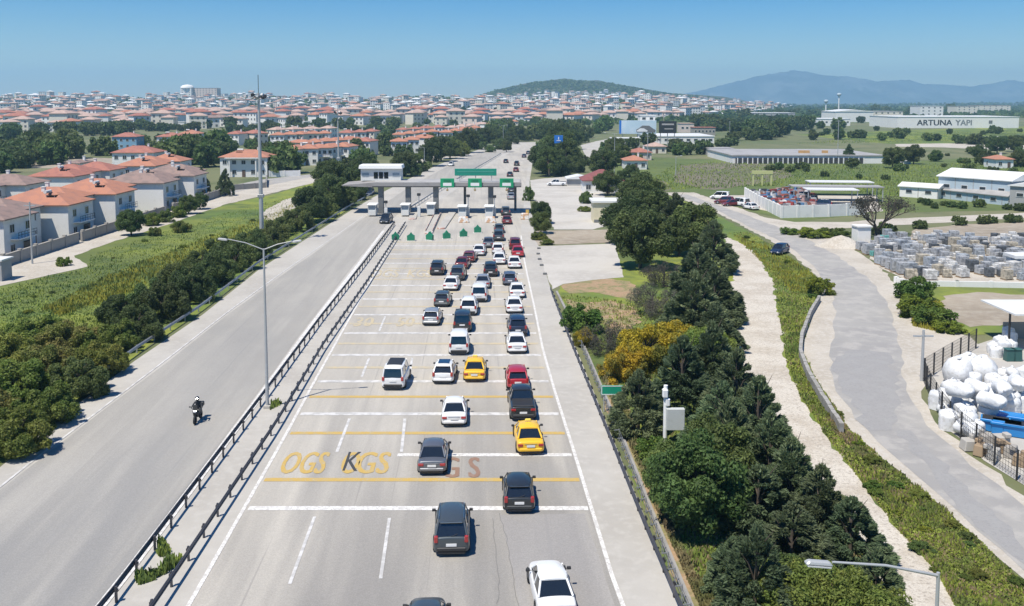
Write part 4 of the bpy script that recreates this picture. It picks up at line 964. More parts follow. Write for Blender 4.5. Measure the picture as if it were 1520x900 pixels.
tree_proto('lime0', 'wild', 6000, .07, LM['lime'], 81, .7, .04)
tree_proto('grey0', 'wild', 7000, .05, LM['grey'], 90, .9, .04, .3)
for i, (m_, k_) in enumerate(((LM['darkgreen'], 'dome'), (LM['darkgreen'], 'wild'), (LM['midgreen'], 'dome'), (LM['conifer'], 'cone'), (LM['midgreen'], 'wild'))):
    tree_proto('far%d' % i, k_, 1500, .17, m_, 100 + i, 1.1, .07)
TN = {'dark': 'broadleaf_tree', 'con': 'conifer_tree', 'olive': 'shrub', 'hedge': 'shrub', 'mid': 'broadleaf_tree', 'rust': 'shrub', 'yel': 'flowering_shrub', 'bush': 'shrub', 'lime': 'shrub', 'grey': 'bare_shrub', 'far': 'tree'}
def tree(key, x, y, r_, hs=1.0, label=None, group=None, z=0.0, cat='tree'):
    o = inst(TREEP[key], (x, y, z), R.uniform(0, 6.28), (r_, r_, r_ * hs), label, cat, group)
    o.name = TN[key.rstrip('0123456789')]; return o
def T(key, px, py, r_, hs, label, group=None, cat=None):
    g = G(px, py); k_ = TN[key.rstrip('0123456789')]
    return tree(key, g.x, g.y, r_, hs, label, group, 0, cat or ('shrub' if 'shrub' in k_ else 'tree'))
# ---- left hedge along the rail, near to far
GL = 'shrubs of the hedge along the left guard rail'
LH = [('olive0', 25, 672, 2.3, .95, 'olive shrub nearest the camera at the lower end of the left hedge'), ('rust0', -30, 640, 2.6, .95, 'rusty brown shrub cut by the left picture edge'),
 ('olive1', 68, 628, 2.2, .95, 'olive shrub second from the lower end, close to the guard rail'), ('olive0', 20, 590, 2.6, .9, 'olive shrub at the left edge behind the second one'),
 ('hedge0', 118, 588, 2.1, 1.05, 'dark shrub with olive shrubs on both sides near the guard rail'), ('rust0', 75, 560, 2.5, .9, 'rusty shrub in the middle of the wide lower part of the hedge'),
 ('olive1', 0, 545, 2.8, .85, 'yellowish olive shrub at the left edge below the meadow'), ('olive0', 150, 556, 2.2, .95, 'olive shrub beside the first gap of the rail'),
 ('rust0', 105, 520, 2.5, .85, 'reddish shrub bordering the meadow'), ('olive1', 50, 510, 2.5, .8, 'flat olive shrub bordering the meadow at the left'), ('olive1', 168, 520, 2.3, .9, 'last olive shrub before the dark green ones begin'),
 ('hedge0', 205, 505, 2.3, 1.05, 'first of the dark green shrubs after the olive ones'), ('hedge1', 178, 482, 2.2, 1.0, 'dark green shrub behind the first ones, toward the meadow'), ('hedge1', 243, 476, 2.5, 1.15, 'dark green shrub second from the olive ones'),
 ('hedge0', 225, 456, 2.3, 1.0, 'rounded dark shrub toward the meadow in the middle of the hedge'), ('hedge0', 283, 448, 2.6, 1.15, 'broad dark shrub near the middle of the hedge'), ('hedge1', 262, 430, 2.3, 1, 'dark shrub at the meadow side of the middle'),
 ('hedge1', 318, 423, 2.6, 1.15, 'dark shrub whose shadow reaches over the guard rail'), ('hedge0', 298, 407, 2.3, 1, 'low dark shrub behind the middle of the hedge'), ('hedge0', 350, 401, 2.7, 1.15, 'large dark shrub to the left of the lamp post'),
 ('hedge1', 330, 386, 2.4, 1, 'dark shrub left of the floodlight mast'), ('hedge1', 378, 384, 2.7, 1.1, 'dark shrub right under the floodlight mast'), ('hedge0', 404, 366, 2.6, 1.1, 'dark shrub directly behind the lamp post top'), ('mid1', 416, 350, 2.4, 1, 'greener shrub right of the mast foot')]
for t in LH: T(*t, GL)
for k, (px, py, r_, ky) in enumerate(((442, 343, 3.0, 'hedge0'), (462, 330, 3.2, 'dark0'), (480, 322, 3.0, 'mid1'), (492, 312, 3.4, 'dark1'), (508, 306, 3.3, 'hedge1'), (522, 297, 3.2, 'hedge0'), (536, 288, 3.4, 'mid0'), (490, 290, 4.0, 'dark0'), (512, 282, 3.8, 'hedge1'), (540, 276, 3.6, 'dark1'), (474, 300, 3.2, 'mid1'), (600, 262, 3.8, 'dark0'), (618, 255, 4.2, 'mid1'), (640, 247, 4.2, 'dark1'), (610, 262, 3.2, 'hedge0'), (655, 240, 4.5, 'dark0'), (668, 236, 4.6, 'mid0'), (682, 232, 4.6, 'olive0'), (694, 227, 4.8, 'dark1'), (708, 222, 5, 'mid1'), (720, 217, 5, 'dark0'), (575, 268, 3.4, 'mid1'))):
    T(ky, px, py, r_, .95 + .2 * R.random(), ('%s tree %s the left verge %s' % (('dark', 'green', 'leafy')[k % 3], ('on', 'beside', 'along')[k // 8 % 3], ('short of the toll roof', 'beyond the toll roof')[px > 550])), 'trees along the left verge around the toll')
for k, (px, py, r_) in enumerate(((735, 217, 4.2), (745, 222, 4), (757, 214, 4.6), (768, 211, 4.8), (780, 209, 5), (792, 206, 5.2), (752, 226, 2.6), (728, 226, 2.4))):
    T(('dark0', 'mid1', 'hedge0')[k % 3], px, py, r_, 1.0, 'tree standing between the two carriageways at the far bend', 'trees between the carriageways at the bend')
# ---- right: big trees and conifers beside the highway
RT = [('dark0', 950, 398, 4.1, .98, 'big round dark tree casting a shadow at the end of the paved lot'), ('dark1', 930, 362, 3.8, .95, 'rounded dark tree behind the big round one'), ('dark0', 962, 345, 4.0, .95, 'broad dark tree between the cream hut and the side road'),
 ('dark1', 950, 322, 4.2, 1.0, 'dark tree right beside the cream hut'), ('con0', 1002, 352, 4.0, .8, 'dark conifer right of the broad tree'), ('mid0', 1030, 378, 4.0, .95, 'olive green tree at the bank of the side road'), ('dark1', 1008, 380, 3.1, .9, 'dark tree in the gap between the round tree and the olive green one'),
 ('con1', 1058, 405, 3.4, .9, 'blue-green conifer at the upper end of the gravel track'), ('con0', 1035, 450, 3.4, .85, 'tall conifer beside the upper gravel track'), ('con1', 1060, 478, 3.2, .8, 'conifer pushing over the edge of the gravel track'), ('con0', 1030, 505, 3.4, .85, 'conifer right behind the yellow blossom'), ('con1', 1060, 522, 2.7, .7, 'small conifer at the waist of the gravel track'),
 ('bush0', 866, 492, 2.1, 1.0, 'solitary green bush on the grass below the orange earth'), ('grey0', 968, 468, 2.6, 1.1, 'grey leafless bush below the orange earth'), ('grey0', 905, 525, 2.4, 1.0, 'grey bush between the rail and the yellow blossom'), ('grey0', 985, 425, 2.8, .9, 'greyish bush behind the big round tree'),
 ('yel0', 958, 545, 2.9, 1.05, 'large yellow flowering shrub, brightest of its group'), ('yel0', 925, 562, 2.2, 1.0, 'yellow flowering shrub left of the largest one'), ('yel0', 1000, 535, 2.8, 1.0, 'yellow flowering shrub right of the largest one'), ('yel1', 1035, 540, 2.6, 1.0, 'olive shrub at the right end of the yellow ones'), ('yel0', 868, 512, 1.3, 1.0, 'small yellow flowering shrub near the guard rail'),
 ('con0', 948, 640, 2.2, .85, 'conifer left of the white pole'), ('con1', 1012, 606, 2.4, 1.0, 'conifer right behind the white pole'), ('con0', 1055, 585, 2.5, 1.0, 'conifer in the row beside the gravel track, above the white pole'), ('con1', 1092, 632, 2.4, 1.0, 'conifer half way down the row beside the gravel track'), ('con0', 1072, 664, 2.4, .8, 'conifer in the thick of the row right of the cabinet'),
 ('con1', 1124, 676, 2.3, 1.0, 'conifer at the narrow part of the gravel track'), ('con0', 1082, 712, 2.2, 1.0, 'conifer right of the broad green tree, upper one'), ('con1', 1142, 728, 2.2, .95, 'conifer right of the broad green tree, lower one'), ('bush0', 972, 680, 1.2, .8, 'light green bush at the foot of the white pole'),
 ('mid0', 1032, 790, 2.45, 1.05, 'broad green tree with a black shadow at its foot'), ('mid0', 1005, 745, 1.8, 1.0, 'green tree left of the broad green one'), ('mid0', 1062, 745, 2.2, 1.1, 'green tree behind the broad green one'), ('con0', 1172, 770, 2.1, .95, 'conifer above the lamp arm beside the gravel track'), ('con1', 1125, 790, 2.3, .7, 'low conifer beside the black shadow'),
 ('con0', 1216, 806, 1.9, .95, 'conifer just above the lamp head'), ('con1', 1262, 832, 1.8, .8, 'conifer right of the lamp head'), ('con1', 1175, 845, 2.1, .7, 'conifer behind the lamp head'), ('con0', 1120, 925, 2.0, .95, 'dark conifer at the bottom edge near the kerb'), ('con1', 1085, 880, 1.3, .9, 'small conifer between the kerb and the dark one'), ('yel1', 1190, 935, 2.1, .95, 'olive yellow shrub at the bottom edge'),
 ('yel1', 1255, 950, 2.1, .95, 'olive yellow shrub at the bottom edge below the lamp arm'), ('con0', 1300, 905, 1.4, .9, 'conifer at the bottom edge left of the lamp pole'), ('olive0', 1225, 900, 1.8, .85, 'olive shrub right below the lamp arm'), ('mid1', 1160, 885, 1.7, .85, 'green shrub below the conifer at the lamp head')]
for t in RT: T(*t, 'trees and shrubs on the bank right of the motorway')
for t in (('dark0', 803, 332, 1.9, 1.1, 'leafy tree at the head of the island between road and lot'), ('mid0', 803, 347, 1.7, 1.1, 'green tree at the near end of the island between road and lot'), ('olive1', 800, 356, 1.3, .8, 'olive shrub at the near tip of the island'), ('rust0', 812, 363, 1.1, .7, 'reddish low shrub beside the tip of the island'), ('mid1', 784, 298, 1.3, 1.9, 'slim reddish green tree at the right end of the toll roof'),
          ('dark1', 902, 290, 3.2, .9, 'round dark tree covering the right half of the red roof'), ('mid1', 871, 302, 1.7, 1.2, 'small dark tree in front of the white wall of the red-roofed house'), ('olive0', 868, 314, 1.6, .5, 'low bushes left of the cream hut'), ('dark0', 895, 262, 4.2, 1.0, 'dark tree behind the red roof'), ('hedge1', 935, 268, 3.6, .9, 'dark tree right of the red roof')):
    T(*t, None)
for k, (px, py, r_) in enumerate(((805, 258, 4.2), (815, 262, 4.2), (828, 260, 4.5), (812, 246, 5), (826, 243, 5), (840, 250, 4.6), (850, 256, 3.8), (812, 232, 5.5), (826, 228, 5.5), (838, 234, 5), (850, 238, 3.8), (818, 220, 5.5), (834, 216, 5.5), (850, 222, 4.5), (860, 212, 5), (842, 206, 5.5), (826, 206, 5.5), (812, 212, 5), (870, 205, 5.2), (902, 226, 4), (913, 236, 4), (922, 246, 3.6), (866, 246, 2.6))):
    T(('dark0', 'mid0', 'hedge0', 'mid1')[k % 4], px, py, r_, 1.05, 'tree in the grove between the motorway and the service road', 'grove between motorway and service road')
# street trees before the left terraces
for k, (px, py, r_, ky, lab) in enumerate(((195, 350, 2.2, 'dark0', 'dark tree at the corner of the street with the orange roofs'), (225, 335, 1.8, 'olive0', 'olive tree before the orange-roofed terrace'), (245, 330, 1.7, 'mid1', 'green tree before the white gable of the orange terrace'), (262, 323, 1.9, 'olive1', 'olive tree in the garden row'), (280, 318, 1.9, 'mid0', 'green garden tree below the far terrace'), (297, 311, 1.7, 'dark1', 'dark garden tree near the white wall'), (300, 290, 2.2, 'con0', 'black-green cypress at the end of the far terrace'), (335, 291, 2.2, 'con1', 'dark conifer where the street opens'), (100, 340, 1.6, 'mid1', 'tree between brown and orange terraces'), (230, 350, 1.2, 'rust0', 'reddish bush on the meadow edge'), (270, 345, 1.6, 'rust0', 'brownish bush on the meadow by the street'), (95, 395, 1.0, 'bush0', 'small bush on the meadow edge'))):
    T(ky, px, py, r_, 1.3 if 'con' in ky else 1.0, lab, None)
# side road bank and fields
for px, py, r_, ky, hs, lab in ((1216, 436, 1.7, 'lime0', .9, 'yellow-green bush at the top end of the stone wall'), (1362, 470, 2.4, 'lime0', .7, 'yellow-green bush at the mouth of the side lane'), (1385, 482, 2.2, 'bush0', .7, 'green bush beside the yellow-green one'), (1358, 445, 2.2, 'bush0', .9, 'green bush at the corner of the stone yard'), (1405, 492, 1.6, 'lime0', .5, 'low yellow-green bush before the weedy field'), (1172, 348, 1.6, 'bush0', .6, 'low bush at the far bank of the side road'), (1205, 352, 2.6, 'lime0', .45, 'flat yellow-green bush on the grass triangle'), (1240, 352, 2.6, 'bush0', .45, 'flat green bush on the grass triangle'),
        (1325, 250, 3.6, 'dark0', 1, 'dark tree in the field left of the small white obelisk'), (1356, 244, 3.4, 'dark1', 1, 'dark tree in the field right of the small white obelisk'), (1390, 240, 2.2, 'mid0', 1, 'small tree in the field'), (1465, 245, 3.8, 'hedge0', 1, 'dark tree left of the red-roofed farmhouse'), (1512, 248, 4.0, 'hedge1', 1, 'dark tree right of the red-roofed farmhouse'), (1480, 228, 4, 'dark0', .9, 'dark tree behind the red-roofed farmhouse'), (1505, 226, 4, 'dark1', .9, 'second dark tree behind the farmhouse'), (1452, 236, 3, 'dark1', .9, 'lower dark tree toward the farm track'),
        (1260, 242, 3.0, 'con0', 1, 'small conifer at the right end of the long hall'), (1265, 250, 2.2, 'mid0', .8, 'bush before the right end of the long hall')):
    T(ky, px, py, r_, hs, lab, None)
# ---- the bare spreading tree
def bare_tree():
    g = G(1302, 350); r = E('bare_tree', (g.x, g.y, 0), 0, 'large half-bare spreading tree beside the farm track', 'tree'); rr = random.Random(5)
    mb = MB(); tips = []
    def br(p, d, L, rad, n):
        q = p + d * L * .5 + Vector((rr.uniform(-.1, .1), rr.uniform(-.1, .1), 0)) * L; e = q + (d + Vector((rr.uniform(-.3, .3), rr.uniform(-.3, .3), rr.uniform(-.1, .25)))).normalized() * L * .5
        mb.tube([p, q, e], [rad, rad * .8, rad * .6], 6 if n > 2 else 4)
        if n == 0: tips.append(e); return
        for _ in range(3 if n > 1 else 4):
            dd = (d + Vector((rr.uniform(-.8, .8), rr.uniform(-.8, .8), rr.uniform(-.25, .6)))).normalized(); br(e, dd, L * rr.uniform(.62, .85), rad * .6, n - 1)
    for a in (0.2, 1.4, 2.7, 3.9, 5.1): br(Vector((0, 0, .8)), Vector((cos(a) * .8, sin(a) * .8, .8)).normalized(), 2.3, .22, 4)
    mb.tube([(0, 0, -.1), (0, 0, 1)], [.55, .4], 9)
    mb.build('trunk', m_bark, r)
    V = MB()
    for t in tips:
        for _ in range(3):
            c = t + Vector((rr.uniform(-.5, .5), rr.uniform(-.5, .5), rr.uniform(-.4, .4))); a = Vector((rr.uniform(-1, 1), rr.uniform(-1, 1), rr.uniform(-1, 1))).normalized() * .15; b = a.cross(Vector((rr.random(), rr.random(), 1))).normalized() * .1
            V.add([c - a, c + b, c + a, c - b], [(0, 1, 2, 3)])
    V.build('crown', LM['grey'], r)
bare_tree()
# ---- grass and weeds (nobody could count it)
def tufts(name, areas, n, size, mat_, label, seed, z=0.0, hfac=1.0, cat='grass'):
    rr = random.Random(seed); P = []; 
    tot = sum(a[1] for a in areas)
    for poly, wt in areas:
        for _ in range(int(n * wt / tot)):
            x, y = pick(poly, rr); g = G(x, y); P.append((g.x, g.y))
    rs = np.random.RandomState(seed); P = np.array(P); N = len(P)
    a = rs.uniform(0, 2 * pi, N); cl = .55 + .75 * np.clip(np.sin(P[:, 0] * 1.7 + 2 * np.sin(P[:, 1] * .9)) * np.sin(P[:, 1] * 1.3 + 1.5 * np.sin(P[:, 0] * 1.1)) + .3, 0, 1.2)
    s = size * rs.uniform(.5, 1.4, N); hh = s * hfac * rs.uniform(.6, 1.5, N) * cl * 2.2; s = s * .55
    ca, sa = np.cos(a), np.sin(a); tx, ty = rs.uniform(-.9, .9, N) * s, rs.uniform(-.9, .9, N) * s
    z0 = np.full(N, z)
    V = np.stack([np.stack([P[:, 0] - ca * s, P[:, 1] - sa * s, z0], 1), np.stack([P[:, 0] + ca * s, P[:, 1] + sa * s, z0], 1), np.stack([P[:, 0] + ca * s * .5 + tx, P[:, 1] + sa * s * .5 + ty, z0 + hh], 1), np.stack([P[:, 0] - ca * s * .6 + tx, P[:, 1] - sa * s * .6 + ty, z0 + hh * .8], 1)], 1).reshape(-1, 3)
    me = bpy.data.meshes.new(name); me.vertices.add(4 * N); me.vertices.foreach_set('co', V.ravel().astype('f'))
    me.loops.add(4 * N); me.loops.foreach_set('vertex_index', np.arange(4 * N, dtype='i')); me.polygons.add(N); me.polygons.foreach_set('loop_start', np.arange(0, 4 * N, 4, dtype='i'))
    me.materials.append(mat_); me.update(calc_edges=True); me.validate()
    return tag(link(bpy.data.objects.new(name, me)), label, cat, kind='stuff')
mg1 = PM('grass_blades', (.14, .205, .04), [(.06, .38, .56, (.26, .30, .045), .9), (.5, .45, .65, (.10, .145, .035), .7)], kind='pos', rough=.8, island=.3)
mg2 = PM('grass_blades_dry', (.20, .19, .07), [(.12, .42, .6, (.27, .21, .11), .9), (.5, .45, .65, (.11, .15, .04), .8)], kind='pos', rough=.85, island=.3)
mg3 = PM('weeds_yellow_flower', (.26, .27, .025), [(.3, .45, .6, (.12, .17, .03), .9)], kind='pos', rough=.8, island=.3)
MEAD = [(0, 640), (110, 575), (200, 512), (300, 445), (385, 385), (470, 330), (520, 300), (470, 285), (400, 300), (330, 318), (200, 358), (135, 380), (130, 400), (60, 414), (0, 430)]
STR = [(1085, 345), (1112, 345), (1160, 372), (1205, 405), (1222, 432), (1205, 470), (1190, 520), (1215, 570), (1262, 640), (1322, 692), (1382, 742), (1450, 800), (1520, 868), (1520, 905), (1420, 905), (1390, 850), (1335, 790), (1285, 725), (1228, 650), (1188, 590), (1168, 540), (1158, 480), (1148, 420), (1125, 380), (1100, 360)]
BANK = [(830, 440), (860, 440), (950, 450), (1075, 400), (1083, 470), (1080, 520), (1100, 560), (1140, 625), (1180, 700), (1230, 765), (1290, 835), (1335, 905), (1070, 905), (1030, 850), (985, 740), (945, 640), (905, 545), (868, 490)]
tufts('grass', [(MEAD, 3), (STR, 3), (BANK, 2.5)], 120000, .10, mg1, 'green grass of the meadow and the banks', 3, hfac=.7)
tufts('dry_grass', [(STR, 1.6), (BANK, 2.4), ([(905, 545), (945, 640), (985, 740), (1030, 850), (1070, 905), (1040, 905), (975, 760), (925, 640), (885, 545)], 1), ([(1225, 590), (1268, 655), (1320, 700), (1300, 700), (1235, 640)], .7)], 40000, .10, mg2, 'dry brownish grass on the banks', 4, hfac=.8)
tufts('wild_flowers', [([(60, 460), (170, 405), (250, 375), (330, 345), (400, 320), (440, 300), (420, 330), (330, 375), (250, 410), (180, 440), (90, 470)], 3), ([(1080, 345), (1150, 372), (1205, 405), (1215, 435), (1180, 440), (1120, 380)], 1), ([(1350, 440), (1400, 450), (1400, 495), (1355, 485)], 1)], 16000, .11, mg3, 'yellow wild flowers strewn over the meadow', 5, hfac=1.2, cat='wild flowers')
# field vegetation farther away
tufts('field_weeds', [([(940, 284), (1000, 245), (1085, 240), (1320, 246), (1520, 240), (1520, 300), (1300, 290), (1180, 276), (1060, 280)], 3), ([(1180, 214), (1330, 198), (1520, 194), (1520, 208), (1330, 212)], 1)], 22000, .22, mg1, 'rough green weeds over the fields', 6, hfac=.8, cat='weeds')
tufts('median_weeds', [([(200, 860), (235, 848), (270, 826), (262, 842), (230, 862), (205, 870)], 2), ([(235, 808), (252, 815), (250, 826), (235, 828)], 1), ([(408, 596), (420, 600), (400, 610)], .4)], 900, .13, mg1, 'green weeds growing in the cracked median', 7, hfac=1.4, z=.02, cat='weeds')
# ---- wooded bands farther away: single trees
FT = []
def wood(poly, n, rmin, rmax, seed, keys, lab, grp):
    rr = random.Random(seed); c = 0; tries = 0; pts = []
    while c < n and tries < n * 30:
        tries += 1; x, y = pick(poly, rr); g = hit(x, y)
        if g is None: continue
        r_ = rr.uniform(rmin, rmax)
        if any((g.x - a) ** 2 + (g.y - b) ** 2 < (r_ * .8) ** 2 for a, b in pts): continue
        pts.append((g.x, g.y)); FT.append((g.x, g.y, r_))
        tree(rr.choice(keys), g.x, g.y, r_, rr.uniform(.9, 1.2), lab, grp, g.z); c += 1
FK = ['far0', 'far1', 'far2', 'far4']
wood([(0, 204), (80, 196), (240, 192), (400, 190), (600, 186), (600, 192), (420, 196), (240, 199), (80, 206), (0, 214)], 50, 3.2, 5.6, 1, FK[:2] + ['far0'], 'dark tree in the wooded band between the villas and the town', 'wooded band before the town')
wood([(0, 232), (40, 236), (60, 226), (150, 228), (160, 236), (100, 240), (0, 258)], 24, 3.5, 6, 2, FK, 'tree in the gardens at the far left', 'garden trees at the far left')
wood([(230, 232), (330, 238), (325, 252), (300, 248), (232, 250)], 10, 4, 6, 3, ['far0', 'far2'], 'garden tree left of the pillared villa', 'garden trees left of the pillared villa')
wood([(395, 236), (430, 238), (430, 262), (397, 262)], 9, 3.5, 5.5, 4, FK, 'tree between the pillared villa and the next terrace', 'trees right of the pillared villa')
wood([(480, 232), (560, 226), (650, 210), (780, 186), (790, 198), (720, 208), (640, 226), (540, 250), (500, 262)], 22, 2.6, 4.2, 5, FK, 'tree among the villas left of the motorway', 'trees among the villas')
wood([(700, 196), (790, 186), (880, 184), (915, 186), (915, 200), (800, 208), (720, 212)], 22, 4.5, 7, 6, FK, 'tree of the dense belt across the motorway bend', 'belt of trees at the motorway bend')
wood([(1020, 190), (1060, 186), (1120, 184), (1200, 186), (1215, 198), (1180, 206), (1080, 210), (1050, 205)], 30, 4.5, 7, 8, FK[:2], 'dark tree in front of the white halls', 'dark trees before the halls')
wood([(930, 216), (1020, 220), (1085, 214), (1085, 228), (1010, 232), (950, 230)], 12, 2.6, 4, 9, FK, 'tree near the billboards', 'trees below the billboards')
wood([(1040, 172), (1240, 166), (1330, 168), (1520, 160), (1520, 168), (1330, 174), (1060, 180)], 24, 6, 9, 10, FK[:2], 'tree in the band behind the halls', 'band of trees behind the halls')
wood([(1200, 198), (1340, 192), (1480, 194), (1520, 192), (1520, 200), (1340, 202), (1210, 204)], 12, 1.8, 3, 11, FK, 'small tree along the green field', 'small trees along the green field')
wood([(930, 236), (1085, 244), (1180, 262), (1320, 270), (1520, 262), (1520, 226), (1320, 232), (1320, 250), (1085, 244), (940, 240)], 34, .9, 2.1, 14, ['far1', 'far4', 'far2'], 'low bush standing in the rough green field', 'low bushes in the rough fields')
wood([(1085, 208), (1320, 204), (1520, 214), (1520, 220), (1400, 212), (1320, 210), (1085, 212)], 18, 2.2, 4.2, 15, ['far0', 'far1', 'far2'], 'tree of the hedge line behind the long hall', 'hedge line behind the long hall')
wood([(1350, 300), (1520, 312), (1520, 316), (1350, 308)], 10, .8, 1.6, 16, ['far4', 'far1'], 'bush along the farm track by the blue sheds', 'bushes along the farm track')
wood([(1290, 346), (1520, 326), (1520, 330), (1380, 338), (1300, 350)], 14, .8, 1.6, 17, ['far4', 'far1'], 'bush between the farm track and the bare field', 'bushes between farm track and bare field')
wood([(1010, 196), (1110, 190), (1230, 178), (1330, 180), (1330, 188), (1210, 196), (1040, 202)], 16, 3.5, 6, 18, FK, 'tree among the low sheds right of the billboards', 'trees among the low sheds')
wood([(400, 188), (560, 184), (720, 184), (720, 196), (560, 204), (400, 208)], 34, 2.2, 4, 19, FK, 'garden tree between the villa rows and the town', 'garden trees between villas and town')
wood([(200, 206), (420, 200), (420, 240), (330, 244), (230, 236)], 30, 2, 3.6, 20, FK, 'garden tree among the scattered villas at the left', 'garden trees among the scattered villas')
# olive groves and scrub of the far plain and slopes as one mass
def mass(name, areas, n, s0, seed, mat_, label):
    rr = random.Random(seed); mb = MB(); tot = sum(a[1] for a in areas)
    for poly, wt in areas:
        for _ in range(int(n * wt / tot)):
            x, y = pick(poly, rr); g = hit(x, y)
            if g is None: continue
            s = s0 * rr.uniform(.5, 1.3) * (1 + g.y / 2500)
            for _ in range(5):
                c = g + Vector((rr.uniform(-1, 1) * s, rr.uniform(-1, 1) * s, s * rr.uniform(.1, .9))); a = rr.uniform(0, pi); q = s * rr.uniform(.5, .9)
                u = Vector((cos(a), sin(a), rr.uniform(-.3, .3))) * q; v = Vector((rr.uniform(-.5, .5), rr.uniform(-.5, .5), 1)).normalized() * q * .8
                mb.add([c - u - v * .4, c + u - v * .5, c + u * .6 + v, c - u * .5 + v * .8], [(0, 1, 2, 3)])
    return tag(mb.build(name, mat_), label, 'woodland', kind='stuff')
mass('woodland', [([(0, 150), (650, 146), (700, 150), (700, 182), (500, 182), (0, 188)], 4), ([(700, 150), (1100, 155), (1100, 180), (900, 186), (700, 190)], 3), ([(1040, 158), (1520, 154), (1520, 176), (1050, 182)], 4)], 7500, 2.7, 12, LM['darkgreen'], 'distant trees and scrub between the houses of the town and over the plain')
mass('hill_scrub', [([(700, 148), (740, 134), (790, 124), (840, 119), (900, 124), (980, 138), (1080, 149), (1000, 152), (760, 152)], 1)], 3200, 1.9, 13, LM['darkgreen'], 'dark pine scrub covering the hill above the town')

# low weeds and bushes dotted over the banks
rr = random.Random(77); BSH = [('bush0', 'green'), ('lime0', 'yellow-green'), ('mid1', 'dark green'), ('olive0', 'olive')]
for poly, n_, gp in ((STR, 30, 'strip between the gravel track and the side road'), (BANK, 16, 'bank right of the motorway'), (MEAD, 34, 'left meadow')):
    for _ in range(n_):
        x, y = pick(poly, rr); k_, nm = rr.choice(BSH); g = G(x, y); q = rr.uniform(.25, .65)
        o = inst(TREEP[k_], (g.x, g.y, 0), rr.uniform(0, 6), (q, q, q * .6), 'low %s bush growing on the %s' % (nm, gp), 'bush', 'low %s bushes on the %s' % (nm, gp)); o.name = 'low_bush'
# ================================================================ BUILDINGS
def wallm(nm, c): return PM('wall_' + nm, c, [(.6, .5, .7, tuple(x * .86 for x in c), .7)], rough=.85)
WM = {'white': wallm('white', (.76, .75, .72)), 'cream': wallm('cream', (.70, .65, .55)), 'pink': wallm('pink', (.66, .55, .49)), 'grey': wallm('grey', (.34, .34, .335)), 'blue': wallm('blue', (.20, .36, .50)), 'yellow': wallm('yellow', (.66, .60, .42)), 'stone': wallm('stone', (.33, .31, .28))}
def roofm(nm, c, c2):
    m, n, l, p = newmat('roof_' + nm); co = coords(n, l, 'obj')
    col = mixc(n, l, ramp(n, l, noise(n, l, co, .7), .4, .65), c, c2)
    wv = n.new('ShaderNodeTexWave'); wv.inputs['Scale'].default_value = 1.1; wv.inputs['Distortion'].default_value = .4; l.new(co, wv.inputs[0])
    col = mixc(n, l, mixf(n, l, wv.outputs[0], .25), col, tuple(x * .6 for x in c)); l.new(col, p.inputs['Base Color'])
    b = n.new('ShaderNodeBump'); b.inputs['Strength'].default_value = .5; l.new(wv.outputs[0], b.inputs['Height']); l.new(b.outputs[0], p.inputs['Normal']); p.inputs['Roughness'].default_value = .85
    return m
def mixf(n, l, v, k):
    m = n.new('ShaderNodeMath'); m.operation = 'MULTIPLY'; l.new(v, m.inputs[0]); m.inputs[1].default_value = k; return m.outputs[0]
RM = {'orange': roofm('orange_tiles', (.44, .195, .12), (.36, .17, .12)), 'red': roofm('red_tiles', (.38, .155, .11), (.30, .125, .10)), 'brown': roofm('brown_tiles', (.29, .20, .17), (.21, .155, .135)), 'pink': roofm('faded_tiles', (.49, .345, .285), (.39, .285, .24)), 'white': PM('roof_white_sheet', (.70, .70, .68), [(.3, .5, .7, (.58, .58, .56), .6)], rough=.5), 'grey': PM('roof_grey_sheet', (.36, .35, .34), [(.2, .45, .65, (.27, .26, .25), .8)], kind='pos', rough=.7), 'maroon': roofm('maroon_tiles', (.25, .085, .08), (.19, .07, .07))}
m_pane = PM('window_glass', (.03, .04, .05), rough=.1, spec=.7)
m_frame = PM('window_frame_white', (.62, .62, .6), rough=.5)
m_door = PM('house_door', (.12, .08, .06), rough=.5)
WIN = {}
def window(parent, x, y, z, rz, w_=1.1, h_=1.2, fm=None):
    key = (w_, h_)
    if key not in WIN:
        mb = MB(); t = .09
        for c, d in (((0, -.03, h_ / 2 - t / 2), (w_, .09, t)), ((0, -.03, -h_ / 2 + t / 2), (w_ + .1, .12, t)), ((-w_ / 2 + t / 2, -.03, 0), (t, .09, h_ - 2 * t)), ((w_ / 2 - t / 2, -.03, 0), (t, .09, h_ - 2 * t)), ((0, -.03, 0), (.05, .07, h_ - 2 * t))): mb.box(c, d)
        WIN[key] = (mb.mesh('window', m_frame), MB().box((0, -.01, 0), (w_ - .12, .03, h_ - .12)).mesh('pane', m_pane))
    f = link(bpy.data.objects.new('window', WIN[key][0]), parent); f.location = (x, y, z); f.rotation_euler = (0, 0, rz)
    link(bpy.data.objects.new('pane', WIN[key][1]), f); return f
def hip(mb, w_, d, z, rise, ov, th=.18, gable=False):
    hw, hd = w_ / 2 + ov, d / 2 + ov; 
    if w_ >= d: a, b = ((hw - (0 if gable else hd * .95)), 0), None; R0, R1 = (-a[0], 0), (a[0], 0)
    else: q = hd - (0 if gable else hw * .95); R0, R1 = (0, -q), (0, q)
    V = [(-hw, -hd, z), (hw, -hd, z), (hw, hd, z), (-hw, hd, z), (-hw, -hd, z + th), (hw, -hd, z + th), (hw, hd, z + th), (-hw, hd, z + th), (R0[0], R0[1], z + th + rise), (R1[0], R1[1], z + th + rise)]
    fs = [(0, 3, 2, 1), (0, 1, 5, 4), (1, 2, 6, 5), (2, 3, 7, 6), (3, 0, 4, 7)]
    fs += [(4, 5, 9, 8), (5, 6, 9), (6, 7, 8, 9), (7, 4, 8)] if w_ >= d else [(4, 5, 8), (5, 6, 9, 8), (6, 7, 9), (7, 4, 8, 9)]
    mb.add(V, fs)
